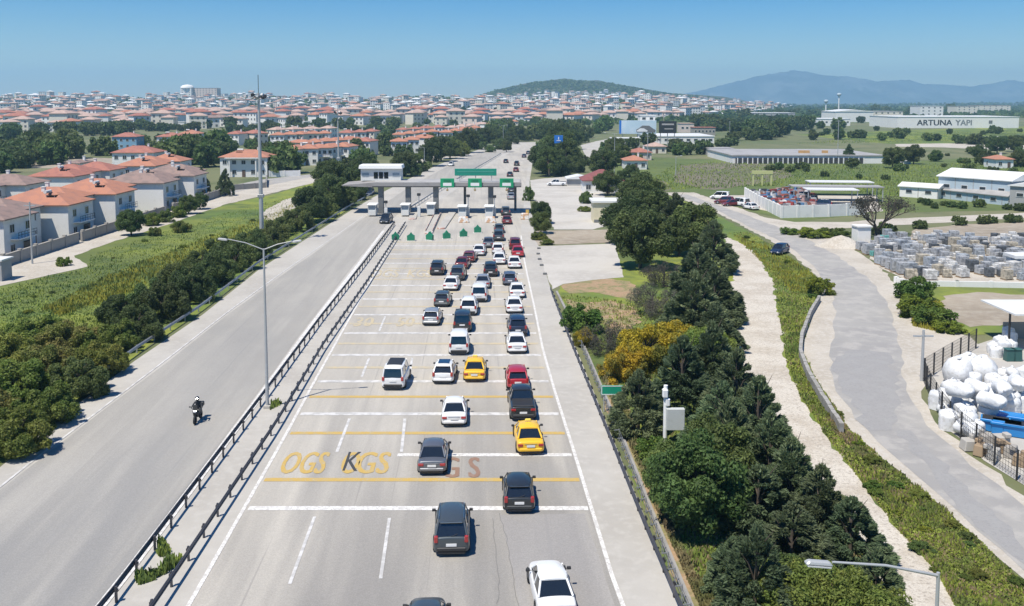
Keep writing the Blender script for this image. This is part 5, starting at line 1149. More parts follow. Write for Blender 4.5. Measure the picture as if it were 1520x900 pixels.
def house(x, y, rz, w_, d, storeys, wm, rm, label, group=None, z=0, name='house', nwin=2, side=True, balc=False, chim=True, hh=None, rise=None, flat=False, gable=False, cat='house', porch=None):
    r = E(name, (x, y, z), rz, label, cat, group); h_ = hh or storeys * 2.9
    MB().box((0, 0, h_ / 2 - .3), (w_, d, h_ + .6)).build('wall', WM.get(wm, wm), r)
    mb = MB()
    if flat: mb.box((0, 0, h_ + .13), (w_ + .5, d + .5, .26))
    else: hip(mb, w_, d, h_ + .002, rise or min(w_, d) * .2, .45, gable=gable)
    rf = mb.build('roof', RM.get(rm, rm), r)
    if chim: MB().box((w_ * .2, d * .12, h_ + (rise or min(w_, d) * .2) * .7 + .5), (.55, .55, 1.5)).box((w_ * .2, d * .12, h_ + (rise or min(w_, d) * .2) * .7 + 1.3), (.7, .7, .1)).build('chimney', WM['white'], rf)
    for s in range(storeys):
        zz = 1.5 + s * 2.9
        for k in range(nwin):
            xx = -w_ / 2 + w_ * (k + .5) / nwin
            if s == 0 and k == nwin // 2 and nwin > 1:
                dr = MB().box((xx, -d / 2 - .03, 1.05), (1.0, .1, 2.1)).build('door', m_door, r); MB().box((xx + .35, -d / 2 - .1, 1.0), (.08, .06, .08)).build('handle', m_chrome, dr); continue
            window(r, xx, -d / 2, zz, 0, 1.3, 1.3)
        if side:
            for k in (-1, 1):
                window(r, k * w_ / 2, d * .2, zz, k * pi / 2); 
                if d > 7 and k > 0: window(r, k * w_ / 2, -d * .2, zz, k * pi / 2)
    if storeys > 1 and w_ > 7 and R.random() < .45:      # solar water heater
        zz = h_ + (rise or min(w_, d) * .2) * .5; sx = -w_ * .15
        q = MB().box((sx, -d * .16, zz + .62), (1.9, 1.5, .08)).build('solar_panel', m_glass, r)
        MB().tube([(sx - .9, -d * .16 + .9, zz + 1.15), (sx + .9, -d * .16 + .9, zz + 1.15)], .28, 8).build('tank', m_frame, q)
        mb = MB()
        for k in (-.8, .8): mb.box((sx + k, -d * .16 + .8, zz + .5), (.06, .06, 1.3)); mb.box((sx + k, -d * .16 - .6, zz + .2), (.06, .06, .8))
        mb.build('frame', m_frame, q)
    if balc is not False and storeys > 1:
        f = MB().box((w_ * .22, -d / 2 - .03, 1.15), (2.6, .1, 2.2)).build('window', m_frame, r); MB().box((w_ * .22, -d / 2 - .07, 1.15), (2.35, .07, 2.0)).build('pane', m_pane, f)
    if balc and storeys > 1:
        b = MB().box((0, -d / 2 - .6, 2.85), (w_ * .6, 1.2, .16)).build('balcony', WM['white'], r)
        mb = MB()
        for zz in (3.45, 3.85): mb.box((0, -d / 2 - 1.16, zz), (w_ * .6, .05, .06))
        for k in range(7): mb.box((-w_ * .3 + w_ * .1 * k, -d / 2 - 1.16, 3.4), (.04, .04, .95))
        mb.build('railing', m_trim, b)
    if porch: 
        for k in (-1, 1): MB().box((k * w_ * .28, -d / 2 - 1.0, h_ / 2), (.35, .35, h_)).build('pillar', WM['white'], r)
        MB().box((0, -d / 2 - .7, h_ - .1), (w_ * .75, 1.5, .2)).build('porch_roof', WM['white'], r)
    return r
# ---- staggered terrace along the left street (fronts face the street, +x)
def terr(Ys, xf, wd, d, rm, group, labels, wm='white', stag=(0, 2.2), st=2):
    for k, (Y, lab) in enumerate(zip(Ys, labels)):
        sx = stag[k % len(stag)]
        house(xf - d / 2 - sx, Y, pi / 2, wd, d, st, wm if not isinstance(wm, (list, tuple)) else wm[k % len(wm)], rm, lab, group, balc=(k % 2 == 0), nwin=2)
O = 'terraced houses along the left street'
terr([114, 122.6, 131.2, 139.8], -71.6, 8.4, 11, 'brown', O, ['brown-roofed terraced house cut by the left picture edge', 'brown-roofed terraced house second from the left edge, set back', 'brown-roofed terraced house third from the left edge', 'brown-roofed terraced house touching the orange-roofed ones'], stag=(0, 3.6))
terr([149.5, 158.2, 166.9, 175.6], -71.4, 8.5, 11, 'orange', O, ['orange-roofed terraced house at the near end of its row', 'orange-roofed terraced house with the wide white gable, second of its row', 'orange-roofed terraced house third of its row, behind dark trees', 'orange-roofed terraced house at the far end of its row'], stag=(0, 3.8))
terr([189, 198, 207, 216], -71.2, 8.5, 11, 'brown', O, ['dull brown-roofed terraced house next after the orange row', 'dull brown-roofed terraced house second after the orange row', 'dull brown-roofed terraced house with white balcony, third after the orange row', 'last dull brown-roofed terraced house where the street opens'], stag=(0, 3.4))
O2 = 'houses of the second row behind the left street'
terr([176, 185], -97, 9, 11, 'brown', O2, ['white-walled brown-roofed house of the second row at the left', 'brown-roofed house of the second row beside a white-walled one'], stag=(4, 0))
terr([205, 214, 223], -97, 9, 10, 'red', O2, ['red-roofed house of the second row, nearest one', 'red-roofed house of the second row, middle one', 'red-roofed house of the second row, farthest one'], stag=(0, 2))
terr([238, 247, 256], -92, 9, 10, 'orange', O2, ['orange-roofed house behind the far terrace, nearest one', 'orange-roofed house behind the far terrace, middle one', 'orange-roofed house behind the far terrace, farthest one'], stag=(0, 2))
# garden walls along the street
for k, (ya, yb) in enumerate(((109, 144), (145, 180), (184.5, 221))):
    r = MB().box((-69.3, (ya + yb) / 2, .8), (.3, yb - ya, 1.6)).box((-69.3, (ya + yb) / 2, 1.65), (.42, yb - ya, .1))
    for q in range(int((yb - ya) / 4.3)): r.box((-69.3, ya + .5 + q * 4.3, .95), (.5, .5, 1.95))
    tag(r.build('garden_wall', WM['stone']), ('grey garden wall before the nearest brown-roofed terrace', 'grey garden wall before the orange-roofed terrace', 'grey garden wall before the farthest terrace')[k], 'wall')
def HP(px, py, wpx, dd, st, wm, rm, label, rz=0, **k):
    g = hit(px, py); s = F / g.y; w_ = wpx / s
    return house(g.x, g.y + dd / 2, rz, w_, dd, st, wm, rm, label, z=g.z, **k)
HP(198, 254, 62, 10, 2, 'white', 'red', 'white two-storey villa with red roof and blue shutters left of the bright green tree', nwin=5, group=None)
HP(185, 222, 36, 9, 2, 'blue', 'red', 'villa with a blue front under a red roof', nwin=4)
HP(362, 263, 70, 10, 2, 'white', 'orange', 'white villa with orange roof and tall pillars behind the floodlight mast', nwin=5, porch=True)
HP(250, 222, 34, 9, 2, 'white', 'red', 'white villa with red roof up the slope from the bright green tree', nwin=3)
HP(280, 216, 30, 9, 2, 'white', 'orange', 'white villa with two gables near the wooded band', nwin=3)
HP(296, 236, 44, 10, 2, 'pink', 'brown', 'brown villa half hidden by garden trees', nwin=3)
HP(30, 224, 70, 12, 1, 'cream', 'pink', 'long low building with faded red roof at the far left', nwin=6, chim=False)
HP(110, 275, 18, 8, 2, 'white', 'brown', 'small white house between field and second row', nwin=2)
T('lime0', 240, 250, 4.2, 1.3, 'bright green tree between two white villas', None, 'tree')
# villa quarter between the meadow and the motorway
rr = random.Random(21); VQ = 'villas left of the motorway'
rows = [((432, 246), (520, 240), 5, 'orange'), ((440, 234), (530, 226), 5, 'orange'), ((405, 218), (490, 214), 5, 'orange'), ((530, 232), (556, 228), 1, 'red'), ((583, 232), (640, 222), 3, 'orange'), ((584, 218), (650, 210), 4, 'orange'), ((590, 208), (660, 202), 4, 'red'), ((655, 214), (712, 202), 4, 'orange'), ((664, 204), (722, 196), 4, 'pink'), ((508, 214), (560, 210), 3, 'red'), ((400, 208), (500, 204), 4, 'pink'), ((724, 198), (770, 190), 3, 'orange'), ((340, 216), (392, 214), 2, 'red')]
adj = ['bright', 'pale', 'wide', 'narrow', 'plain']
for q, (a, b, n_, rm) in enumerate(rows):
    for k in range(n_):
        t = (k + .5) / n_; px, py = a[0] + (b[0] - a[0]) * t, a[1] + (b[1] - a[1]) * t
        g = hit(px, py); wv = (b[0] - a[0]) / n_ / (F / g.y) * .9; wv = max(7, min(15, wv))
        house(g.x, g.y, rr.choice((-.6, -.2, .05, .12, .5, .9)), wv * rr.uniform(.8, 1.1), rr.uniform(9, 11), 2, rr.choice(('white', 'white', 'cream')), rm, 'white villa under a %s roof among the villas left of the motorway' % {'orange': 'bright orange', 'red': 'red', 'pink': 'faded pink'}[rm], VQ + ' with %s roofs' % {'orange': 'bright orange', 'red': 'red', 'pink': 'faded pink'}[rm], z=g.z, nwin=3, balc=k % 2 == 0, side=k % 2 == 1)
# ---- the white town: simple houses, walls with window openings and a hipped roof each
m_win = PM('dark_window', (.13, .135, .14), rough=.3)
def town_geo(mb, x, y, z, a, w_, d, h_, rise, wi, ri, flat):
    V = []; ca, sa = cos(a), sin(a)
    def tr(p): return (x + p[0] * ca - p[1] * sa, y + p[0] * sa + p[1] * ca, z + p[2])
    hw, hd = w_ / 2, d / 2
    mb.add([tr(p) for p in ((-hw, -hd, -4), (hw, -hd, -4), (hw, hd, -4), (-hw, hd, -4), (-hw, -hd, h_), (hw, -hd, h_), (hw, hd, h_), (-hw, hd, h_))], [(0, 1, 5, 4), (1, 2, 6, 5), (2, 3, 7, 6), (3, 0, 4, 7), (4, 5, 6, 7)], wi)
    m2 = MB()
    if flat: m2.box((0, 0, h_ + .2), (w_ + .4, d + .4, .4))
    else: hip(m2, w_, d, h_ + .01, rise, .6, .3)
    mb.add([tr(p) for p in m2.v], m2.f, ri)
    ns = max(1, int(h_ / 2.9)); nw = max(2, int(w_ / 3.2))
    for s in range(ns):
        for k in range(nw):
            cx = -hw + w_ * (k + .5) / nw; cz = 1.4 + s * 2.9
            mb.add([tr(p) for p in ((cx - .65, -hd - .06, cz - .7), (cx + .65, -hd - .06, cz - .7), (cx + .65, -hd - .06, cz + .7), (cx - .65, -hd - .06, cz + .7))], [(0, 1, 2, 3)], 6)
TM = [WM['white'], WM['cream'], WM['pink'], RM['orange'], RM['pink'], RM['brown'], m_win, RM['white'], RM['red']]
TA = [([(0, 146), (330, 142), (520, 145), (700, 150), (720, 186), (560, 186), (380, 190), (180, 194), (0, 200)], 9), ([(700, 150), (760, 146), (790, 141), (860, 138), (930, 141), (975, 146), (1130, 154), (1180, 158), (1110, 172), (930, 182), (880, 184), (700, 190)], 6.0)]
rr = random.Random(31); tot = sum(a[1] for a in TA); spots = []; grid = {}
for poly, wt in TA:
    for _ in range(int(9000 * wt / tot)):
        px, py = pick(poly, rr); g = hit(px, py)
        if g is None or g.y > 3060: continue
        if any((g.x - a) ** 2 + (g.y - b) ** 2 < (c_ * .9) ** 2 for a, b, c_ in FT): continue
        k_ = (int(g.x // 9), int(g.y // 11))
        if any((k_[0] + i, k_[1] + j) in grid for i in (-1, 0, 1) for j in (-1, 0, 1)): continue
        grid[k_] = 1; spots.append((g.y, g.x, g.z))
spots.sort()
print('town houses', len(spots))
TP = []
for i in range(10):
    w_, d, h_ = rr.uniform(7, 12), rr.uniform(7, 10), rr.choice((3.2, 6, 6, 6.2, 8.8)); rm = ['orange', 'pink', 'pink', 'pink', 'orange', 'brown', 'pink', 'red', 'white', 'pink'][i]; flat = i == 8
    r = E('town_house', (0, 0, -60)); wm = ['white', 'white', 'white', 'cream', 'white', 'white', 'pink', 'white', 'white', 'cream'][i]
    mb = MB(); town_geo(mb, 0, 0, 0, 0, w_, d, h_, min(w_, d) * .2, 0, 1, flat)
    fw = [(f, m_) for f, m_ in zip(mb.f, mb.m)]
    for nm, sel, ms in (('wall', (0, 6), [WM[wm], m_win]), ('roof', (1,), [RM[rm]])):
        me = bpy.data.meshes.new(nm); me.from_pydata(mb.v, [], [f for f, m_ in fw if m_ in sel])
        for m_ in ms: me.materials.append(m_)
        for p, mi in zip(me.polygons, [m_ for f, m_ in fw if m_ in sel]): p.material_index = 1 if mi == 6 else 0
        bm = bmesh.new(); bm.from_mesh(me); bmesh.ops.delete(bm, geom=[v for v in bm.verts if not v.link_faces], context='VERTS'); bm.to_mesh(me); bm.free()
        link(bpy.data.objects.new(nm, me), r)
    freeze(r); TP.append((r, rm, wm))
RN = {'orange': 'orange roof', 'pink': 'faded red roof', 'red': 'dark red roof', 'brown': 'brown roof', 'white': 'flat white roof'}
for y, x, z in spots[:290]:
    p, rm, wm = rr.choice(TP)
    inst(p, (x, y, z), rr.choice((0, .3, -.3, .8, 1.57, -.8)) + rr.uniform(-.1, .1), rr.uniform(1.0, 1.45), 'small %s house with %s in the nearer part of the town' % (wm, RN[rm]), 'house', 'town houses with %s and %s walls' % (RN[rm], wm)).name = 'town_house'
mb = MB()
for y, x, z in spots[290:]:
    w_, d = rr.uniform(6, 13), rr.uniform(6, 11); town_geo(mb, x, y, z, rr.uniform(-.8, .8), w_, d, rr.choice((3.2, 3.4, 6, 6.3, 8.8, 12)), min(w_, d) * .2, rr.choice((0, 0, 0, 1, 2)), rr.choice((3, 4, 4, 4, 4, 5, 7, 7)), rr.random() < .2)
tag(mb.build('distant_town', TM), 'far quarters of the town with white walls and red roofs', 'town', kind='stuff')
# big white building on the skyline
def block(px0, px1, pyb, pyt, dd, wm, rm, label, name='apartment_building', Yd=None, nw=6, flat=True, cat='building', gable=False, rise=None):
    g0 = hit(px0, pyb) if Yd is None else Vector((0, Yd, hgt(XAT(px0, pyb, Yd), Yd)))
    Y = g0.y; x0, x1 = XAT(px0, pyb, Y), XAT(px1, pyb, Y); h_ = ZAT(pyt, Y) - g0.z; w_ = x1 - x0
    r = E(name, ((x0 + x1) / 2, Y + dd / 2, g0.z), 0, label, cat)
    MB().box((0, 0, h_ / 2 - .5), (w_, dd, h_ + 1)).build('wall', WM.get(wm, wm), r)
    mb = MB()
    if flat: mb.box((0, 0, h_ + .2), (w_ + .6, dd + .6, .4))
    else: hip(mb, w_, dd, h_ + .01, rise or dd * .12, .5, gable=gable)
    mb.build('roof', RM.get(rm, rm), r)
    if nw:
        ns = max(1, int(h_ / 3.2)); wh = min(1.6, h_ * .35)
        for s in range(ns):
            for k in range(nw):
                f = MB().box((-w_ / 2 + w_ * (k + .5) / nw, -dd / 2 - .03, h_ * (s + .55) / ns), (min(2.2, w_ / nw * .6), .12, wh)).build('window', m_frame, r)
                MB().box((-w_ / 2 + w_ * (k + .5) / nw, -dd / 2 - .08, h_ * (s + .55) / ns), (min(1.9, w_ / nw * .5), .06, wh * .8)).build('pane', m_pane, f)
    return r, w_, h_, dd
block(282, 322, 144, 131, 25, 'pink', 'pink', 'long pinkish white block on the skyline above the town', Yd=1850, nw=9)
r_, w_, h_, dd = block(268, 284, 144, 131, 20, 'white', 'white', 'round-topped white building at the left end of the skyline block', Yd=1840, nw=3)
MB().lathe([(w_ * .62, 0), (w_ * .6, 3), (w_ * .4, 6), (0, 7.5)], 16, (0, 0, h_)).build('dome', WM['white'], r_)
# ---- right: halls and sheds
def hall(*a, **k): return block(*a, name='industrial_hall', cat='hall', **k)
def wide_text(root, tx, pxr, mt):
    o = sign_text(root, tx, h_ * .5, 4.6, mt, -dd / 2 - .1); xs_ = [v.co.x for v in o.data.vertices]; k = (pxr[1] - pxr[0]) / F * 760 / (max(xs_) - min(xs_))
    for v in o.data.vertices: v.co.x *= k
    o.location.x = ((pxr[0] + pxr[1]) / 2 - 1422) / F * 760
    for d_ in (-.18, .18): c = o.copy(); COL.objects.link(c); c.parent = root; c.location.x += d_; c.location.y -= .01 + d_ * .02
r_, w_, h_, dd = hall(1332, 1512, 189, 174, 60, 'white', 'white', 'long white hall with big black lettering on its front', Yd=760, nw=0)
wide_text(r_, 'ARTUNA', (1361, 1413), m_trim)
wide_text(r_, 'YAPI', (1418, 1442), PM('grey_lettering', (.2, .21, .23), rough=.5))
for o in [c for c in r_.children if c.name.startswith('lettering')]: pass
MB().box(((1470 - 1422) / F * 760, -dd / 2 - .08, h_ * .55), (3, .1, 2.6)).build('logo_panel', m_col, r_)
hall(1240, 1296, 181, 166, 45, 'white', 'white', 'white hall left of the lettered one, with its roof rising behind trees', Yd=980, nw=0, flat=False, gable=True, rise=2.2)
hall(1296, 1340, 178, 166, 50, 'cream', 'grey', 'grey-roofed hall between the white halls', Yd=1050, nw=5)
hall(1215, 1262, 187, 177, 40, 'white', 'white', 'low white hall with a shaded front behind the dark trees', Yd=830, nw=6)
hall(1100, 1180, 176, 168, 40, 'grey', 'white', 'row of low white halls near the town', Yd=1150, nw=8)
hall(1366, 1400, 169, 158, 30, 'white', 'white', 'tall white hall rising behind the lettered one', Yd=1150, nw=4)
hall(1420, 1450, 166, 158, 30, 'cream', 'grey', 'pale building at the tree line right of the tall white hall', Yd=1400, nw=4)
hall(1448, 1500, 164, 157, 30, 'cream', 'pink', 'pale flat building at the right end of the tree line', Yd=1700, nw=6)
for a, b, lab in ((1442, 1462, 'left one of two white container sheds on the green field'), (1466, 1486, 'right one of two white container sheds on the green field')):
    block(a, b, 210, 204, 3, 'white', 'white', lab, name='shed', cat='shed', nw=2)
r_, w_, h_, dd = hall(1087, 1312, 243, 232, 42, 'white', 'grey', 'very long low hall with a wide grey roof and dark open front', nw=0)
MB().box((-w_ * .06, -dd / 2 - .4, h_ * .42), (w_ * .84, .9, h_ * .7)).build('front_shade_box', PM('painted_interior_shade', (.045, .045, .05), rough=.9), r_)  # solid dark box: the shade inside the open front is painted as its colour
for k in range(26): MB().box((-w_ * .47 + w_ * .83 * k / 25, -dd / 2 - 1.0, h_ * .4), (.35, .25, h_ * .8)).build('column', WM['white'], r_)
for k, px in enumerate((1206, 1214, 1242)): MB().box((XAT(px, 238, 330) - XAT(1200, 238, 330), -dd * .2, h_ + .9), (2, 1.2, 1)).build('vent', PM('vent_orange', (.5, .3, .12), rough=.6), r_)
# blue white sheds at the right
def shed_rot(p0, p1, top, dd, wm, rm, label, z=0, rise=.8, doors=True, name='shed'):
    a, b = G(*p0), G(*p1); L = (b - a).length; an = atan2(b.y - a.y, b.x - a.x); h_ = ZAT(top, a.y)
    r = E(name, (a.x, a.y, 0), an, label, 'shed')
    MB().box((L / 2, dd / 2, h_ / 2), (L, dd, h_)).build('wall', WM.get(wm, wm), r)
    mb = MB(); hip(mb, L, dd, h_ + .002, rise, .4, gable=True); o = mb.build('roof', RM.get(rm, rm), r); o.location = (L / 2, dd / 2, 0)
    n_ = max(2, int(L / 4))
    for k in range(n_):
        x = L * (k + .5) / n_
        f = MB().box((x, -.04, h_ * .6), (1.5, .1, .9)).build('window', m_frame, r); MB().box((x, -.08, h_ * .6), (1.3, .06, .7)).build('pane', m_pane, f)
        if doors: MB().box((L * (k + .98) / n_, -.03, h_ * .5), (.14, .07, h_)).build('panel_joint', WM['grey'], r)
    return r
WM['paleblue'] = wallm('pale_blue', (.42, .50, .55))
shed_rot((1392, 294), (1500, 304), 262, 12, 'paleblue', 'white', 'large pale blue shed with white gabled roof at the right', rise=1.6)
shed_rot((1365, 291), (1515, 308), 279, 4, 'paleblue', 'grey', 'low pale blue annex running before the large shed')
shed_rot((1335, 292), (1392, 296), 277, 5, 'white', 'white', 'low white annex at the left end of the large shed')
shed_rot((1498, 307), (1560, 312), 276, 9, 'grey', 'white', 'white-roofed shed cut by the right picture edge')
# farmhouse and obelisk
HP(1491, 250, 26, 8, 1, 'white', 'orange', 'small farmhouse with orange red roof at the right edge of the fields', nwin=2)
g = G(1339, 243); r = E('obelisk', (g.x, g.y, 0), 0, 'small white obelisk in the field between two dark trees', 'obelisk'); MB().box((0, 0, .5), (5, 3, 1)).build('base', WM['white'], r); MB().box((0, 0, 3), (.8, .8, 4.2), top=(.4, .4)).build('shaft', WM['white'], r)
# white red-roofed house at the service road and its neighbours
HP(895, 287, 58, 9, 1, 'white', 'maroon', 'white house with dark red hipped roof beside the toll lot', nwin=4, chim=False, rise=2.4, hh=3.0)
block(843, 876, 276, 266, 6, 'grey', 'white', 'grey metal shed left of the dark red roof', name='shed', nw=0, cat='shed', flat=False, gable=True)
g = G(903, 331); r = E('cream_hut', (g.x, g.y + 2.5, 0), 0, 'cream flat-roofed hut beside the big dark trees', 'hut')
MB().box((0, 0, 1.9), (5.6, 5, 3.8)).build('wall', WM['yellow'], r); MB().box((0, 0, 3.95), (6.3, 5.7, .4)).build('roof', RM['white'], r, .03); window(r, .5, -2.5, 2.0, 0, .9, 1.1)
MB().box((0, -2.54, .35), (5.3, .1, .5)).build('plinth', m_col, r)
HP(944, 252, 32, 9, 1, 'white', 'orange', 'small white house with orange roof at the edge of the weedy field', nwin=3)
HP(952, 238, 30, 9, 1, 'pink', 'red', 'reddish building behind the small white house', nwin=3)
HP(975, 228, 28, 9, 1, 'cream', 'pink', 'low faded building between billboards and field', nwin=3)
# showroom and billboards
def board(px0, px1, pyt, pyb, Yd, mat_, label, name='billboard'):
    x0, x1 = XAT(px0, pyb, Yd), XAT(px1, pyb, Yd); zt_, zb_ = ZAT(pyt, Yd), ZAT(pyb, Yd)
    r = E(name, ((x0 + x1) / 2, Yd, 0), 0, label, 'billboard'); w_ = x1 - x0
    MB().box((0, 0, (zt_ + zb_) / 2), (w_, .6, zt_ - zb_)).build('panel', mat_, r, .04)
    for s in (-.4, 0, .4): MB().tube([(s * w_, .5, 0), (s * w_, .5, zt_ - .5)], .2, 6).build('post', m_polem, r)
    return r, w_, zt_, zb_
r_, w_, zt_, zb_ = board(919, 974, 179, 199, 455, PM('billboard_pale_blue', (.50, .64, .72), [(.12, .45, .6, (.60, .70, .76), .8)], rough=.5), 'wide pale blue billboard showing a dark car')
mb = MB(); prof = [(-4.6, 0), (4.6, 0), (4.9, 1.2), (3.2, 2.2), (1.6, 3.4), (-1.8, 3.5), (-3.6, 2.1), (-4.9, 1.4)]
mb.add([(x + w_ * .22, -.33, zb_ + .7 + z) for x, z in prof], [tuple(range(len(prof)))]); mb.build('printed_car', m_col, r_)
mb = MB(); mb.add([(x * .55 + w_ * .12, -.35, zb_ + 1.1 + z * .5) for x, z in prof], [tuple(range(len(prof)))]); mb.build('printed_highlight', m_signw, r_)
MB().box((-w_ / 2 + .5, -.34, (zt_ + zb_) / 2), (1, .03, zt_ - zb_)).build('blue_edge', m_signb, r_)
r_, w_, zt_, zb_ = board(978, 1004, 180, 198, 457, m_trim, 'black billboard right of the pale blue one')
MB().box((0, -.33, zt_ - 1.6), (w_ * .7, .04, .8)).build('printed_highlight', PM('faded_print', (.4, .38, .37), rough=.6), r_); MB().box((.5, -.33, zb_ + 2.2), (w_ * .5, .04, .5)).build('printed_highlight', PM('faded_print', (.4, .38, .37)), r_)
block(962, 1060, 209, 203, 40, 'white', 'white', 'low building with broad white roof behind the billboards', name='showroom', Yd=480, nw=9)
block(950, 972, 205, 172, 10, 'white', 'white', 'narrow white block behind the pale blue billboard', name='showroom', Yd=520, nw=2)
block(1030, 1062, 196, 190, 12, 'stone', 'red', 'long brick-red building between the white roof and the dark trees', Yd=600, nw=6)
block(1010, 1030, 190, 184, 12, 'pink', 'pink', 'pinkish house behind the black billboard', Yd=650, nw=3)
block(908, 950, 213, 206, 8, 'grey', 'white', 'white filling station roof under the pale blue billboard', name='filling_station', Yd=440, nw=4)
block(1055, 1090, 232, 222, 12, 'grey', 'grey', 'grey building at the left end of the long hall', nw=4)
# water tower and pole on the plain
for px, pt, lab in ((1245, 140, 'slender tower with pale blue top on the plain'), (1226, 150, 'low pale blue tank tower left of the slender one')):
    Y = 1500; x = XAT(px, 160, Y); r = E('water_tower', (x, Y, hgt(x, Y)), 0, lab, 'tower'); zt_ = ZAT(pt, Y) - hgt(x, Y)
    MB().tube([(0, 0, 0), (0, 0, zt_)], 1.1, 8).build('shaft', WM['white'], r); MB().lathe([(1, -4), (3.2, -2), (3.6, 0), (2.5, 1.6), (0, 2)], 12, (0, 0, zt_)).build('tank', WM['paleblue'], r)
for px, pb, pt, lab in ((1243, 243, 178, 'tall utility pole beside the long hall'), (1368, 566, 490, 'grey utility pole at the gate of the storage yard'), (1083, 205, 180, 'utility pole left of the dark trees'), (961, 250, 200, 'dark pole between the billboards and the small white house'), (60, 300, 268, 'utility pole behind the second row of houses'), (48, 392, 300, 'thin utility pole before the nearest terrace')):
    g = G(px, pb); h_ = ZAT(pt, g.y); r = E('utility_pole', (g.x, g.y, 0), 0, lab, 'utility pole'); MB().tube([(0, 0, 0), (0, 0, h_)], [.14, .1], 8).build('pole', m_polem, r); MB().box((0, 0, h_ - .5), (1.6, .12, .12)).build('crossarm', m_polem, r)
# ---- scrap yard behind a white wall
YD = [(1177, 321), (1278, 319)]
def wallrun(name, pts, hpx, mat_, label, th=.25, cat='wall'):
    P = pxline(pts); mb = MB()
    for a, b in zip(P, P[1:]):
        L = (b - a).length; an = atan2(b.y - a.y, b.x - a.x); c = (a + b) / 2; mb.box((c.x, c.y, hpx / 2), (L + th * .9, th, hpx), an); n_ = int(L / 3)
        for k in range(n_ + 1): q = a.lerp(b, k / max(1, n_)); mb.box((q.x, q.y, hpx / 2 + .05), (.4, .4, hpx + .1), an)
    return tag(mb.build(name, mat_), label, cat)
wallrun('yard_wall', [(1106, 294), (1125, 306), (1160, 324), (1230, 322), (1283, 319)], 2.4, WM['white'], 'white perimeter wall of the scrap yard')
for k, (px, py, w_, rm, lab) in enumerate(((1232, 303, 11, 'white', 'white canopy roof in the front of the scrap yard'), (1245, 290, 15, 'white', 'white canopy roof at the back of the scrap yard'), (1240, 298, 20, 'grey', 'dark grey canopy between the two white ones'))):
    g = G(px, py); r = E('canopy_shed', (g.x, g.y, 0), -.1, lab, 'canopy'); MB().box((0, 0, 3.3), (w_, 5, .2)).build('roof', RM[rm], r)
    for sx in (-1, 1):
        for sy in (-1, 1): MB().box((sx * (w_ / 2 - .3), sy * 2.2, 1.6), (.18, .18, 3.2)).build('post', m_polem, r)
rr = random.Random(41); SCM = [PM('scrap_' + n, c, rough=.6) for n, c in (('red', (.30, .05, .04)), ('rust', (.22, .09, .05)), ('white', (.6, .6, .58)), ('dark', (.05, .05, .06)), ('blue', (.08, .18, .32)), ('pink', (.42, .28, .26)), ('grey', (.3, .3, .3)))]
mb = MB()
for _ in range(430):
    px, py = pick([(1110, 291), (1195, 288), (1215, 300), (1205, 312), (1165, 316), (1130, 304)], rr); g = G(px, py)
    mb.box((g.x, g.y, rr.uniform(.2, 1.5)), (rr.uniform(.5, 2.2), rr.uniform(.4, 1.2), rr.uniform(.4, 1.1)), rr.uniform(0, 3), rr.randrange(7), (rr.uniform(.5, 1), rr.uniform(.5, 1)))
tag(mb.build('scrap_heap', SCM), 'heap of red, white and dark scrap filling the walled yard', 'scrap', kind='stuff')
for px, py, c, rz, t, lab in ((1075, 303, 'darkred', 1.3, 'suv', 'dark red wreck at the corner of the side road'), (1086, 306, 'darkred', 1.8, 'sedan', 'second dark red wreck at the side road'), (1098, 306, 'white', .6, 'van', 'white van parked before the scrap yard'), (1114, 311, 'white', .3, 'sedan', 'white car parked at the corner of the yard wall'), (1218, 308, 'navy', 1.2, 'suv', 'dark blue car under the front canopy'), (1160, 312, 'black', 1.4, 'sedan', 'black car wreck just inside the white wall'), (1068, 296, 'white', 1.2, 'van', 'white van left of the scrap yard')):
    g = G(px, py); put_car(t, '', c, (g.x, g.y, .03), rz, lab, None)
# yellow gantry
g = G(1131, 276); r = E('yellow_gantry', (g.x, g.y, 0), 0, 'pale yellow frame standing at the back of the scrap yard', 'gantry'); my = PM('gantry_yellow', (.55, .55, .25), rough=.6)
MB().box((0, 0, 3.6), (5.5, .6, .9)).build('beam', my, r)
for s in (-2.4, 0, 2.4): MB().box((s, 0, 1.6), (.4, .4, 3.2)).build('leg', my, r)
# ---- stone yard: pallets of blocks
rr = random.Random(51)
PMs = {n: PM('blocks_' + n, c, [(2.2, .48, .54, tuple(x * .6 for x in c), .9)], rough=.85) for n, c in (('grey', (.40, .41, .42)), ('pale', (.64, .63, .60)), ('tan', (.46, .41, .32)), ('teal', (.13, .38, .35)), ('dark', (.11, .12, .13)), ('bluish', (.37, .40, .43)))}
m_wood = PM('pallet_wood', (.30, .22, .14), rough=.9); PP = {}
for n in PMs:
    for v in range(2):
        r = E('block_pallet', (0, 0, -50)); MB().box((0, 0, .04), (1.25, 1.1, .03)).box((-.5, 0, .07), (.12, 1.1, .11)).box((.5, 0, .07), (.12, 1.1, .11)).build('pallet', m_wood, r)
        mb = MB(); 
        for i in range(3):
            for j in range(2):
                for k in range(3 + v):
                    if k == 2 + v and rr.random() < .35: continue
                    mb.box((-.38 + i * .38, -.26 + j * .52, .30 + k * .31), (.36, .5, .29))
        mb.build('blocks', PMs[n], r); freeze(r); PP[(n, v)] = r
cnt = 0; pl = [(1282, 372), (1320, 357), (1400, 356), (1522, 360), (1540, 362), (1540, 416), (1420, 412), (1352, 416), (1310, 394)]; used = []
NMN = {'grey': 'grey', 'pale': 'pale', 'tan': 'tan', 'teal': 'teal green', 'dark': 'dark grey', 'bluish': 'bluish grey'}
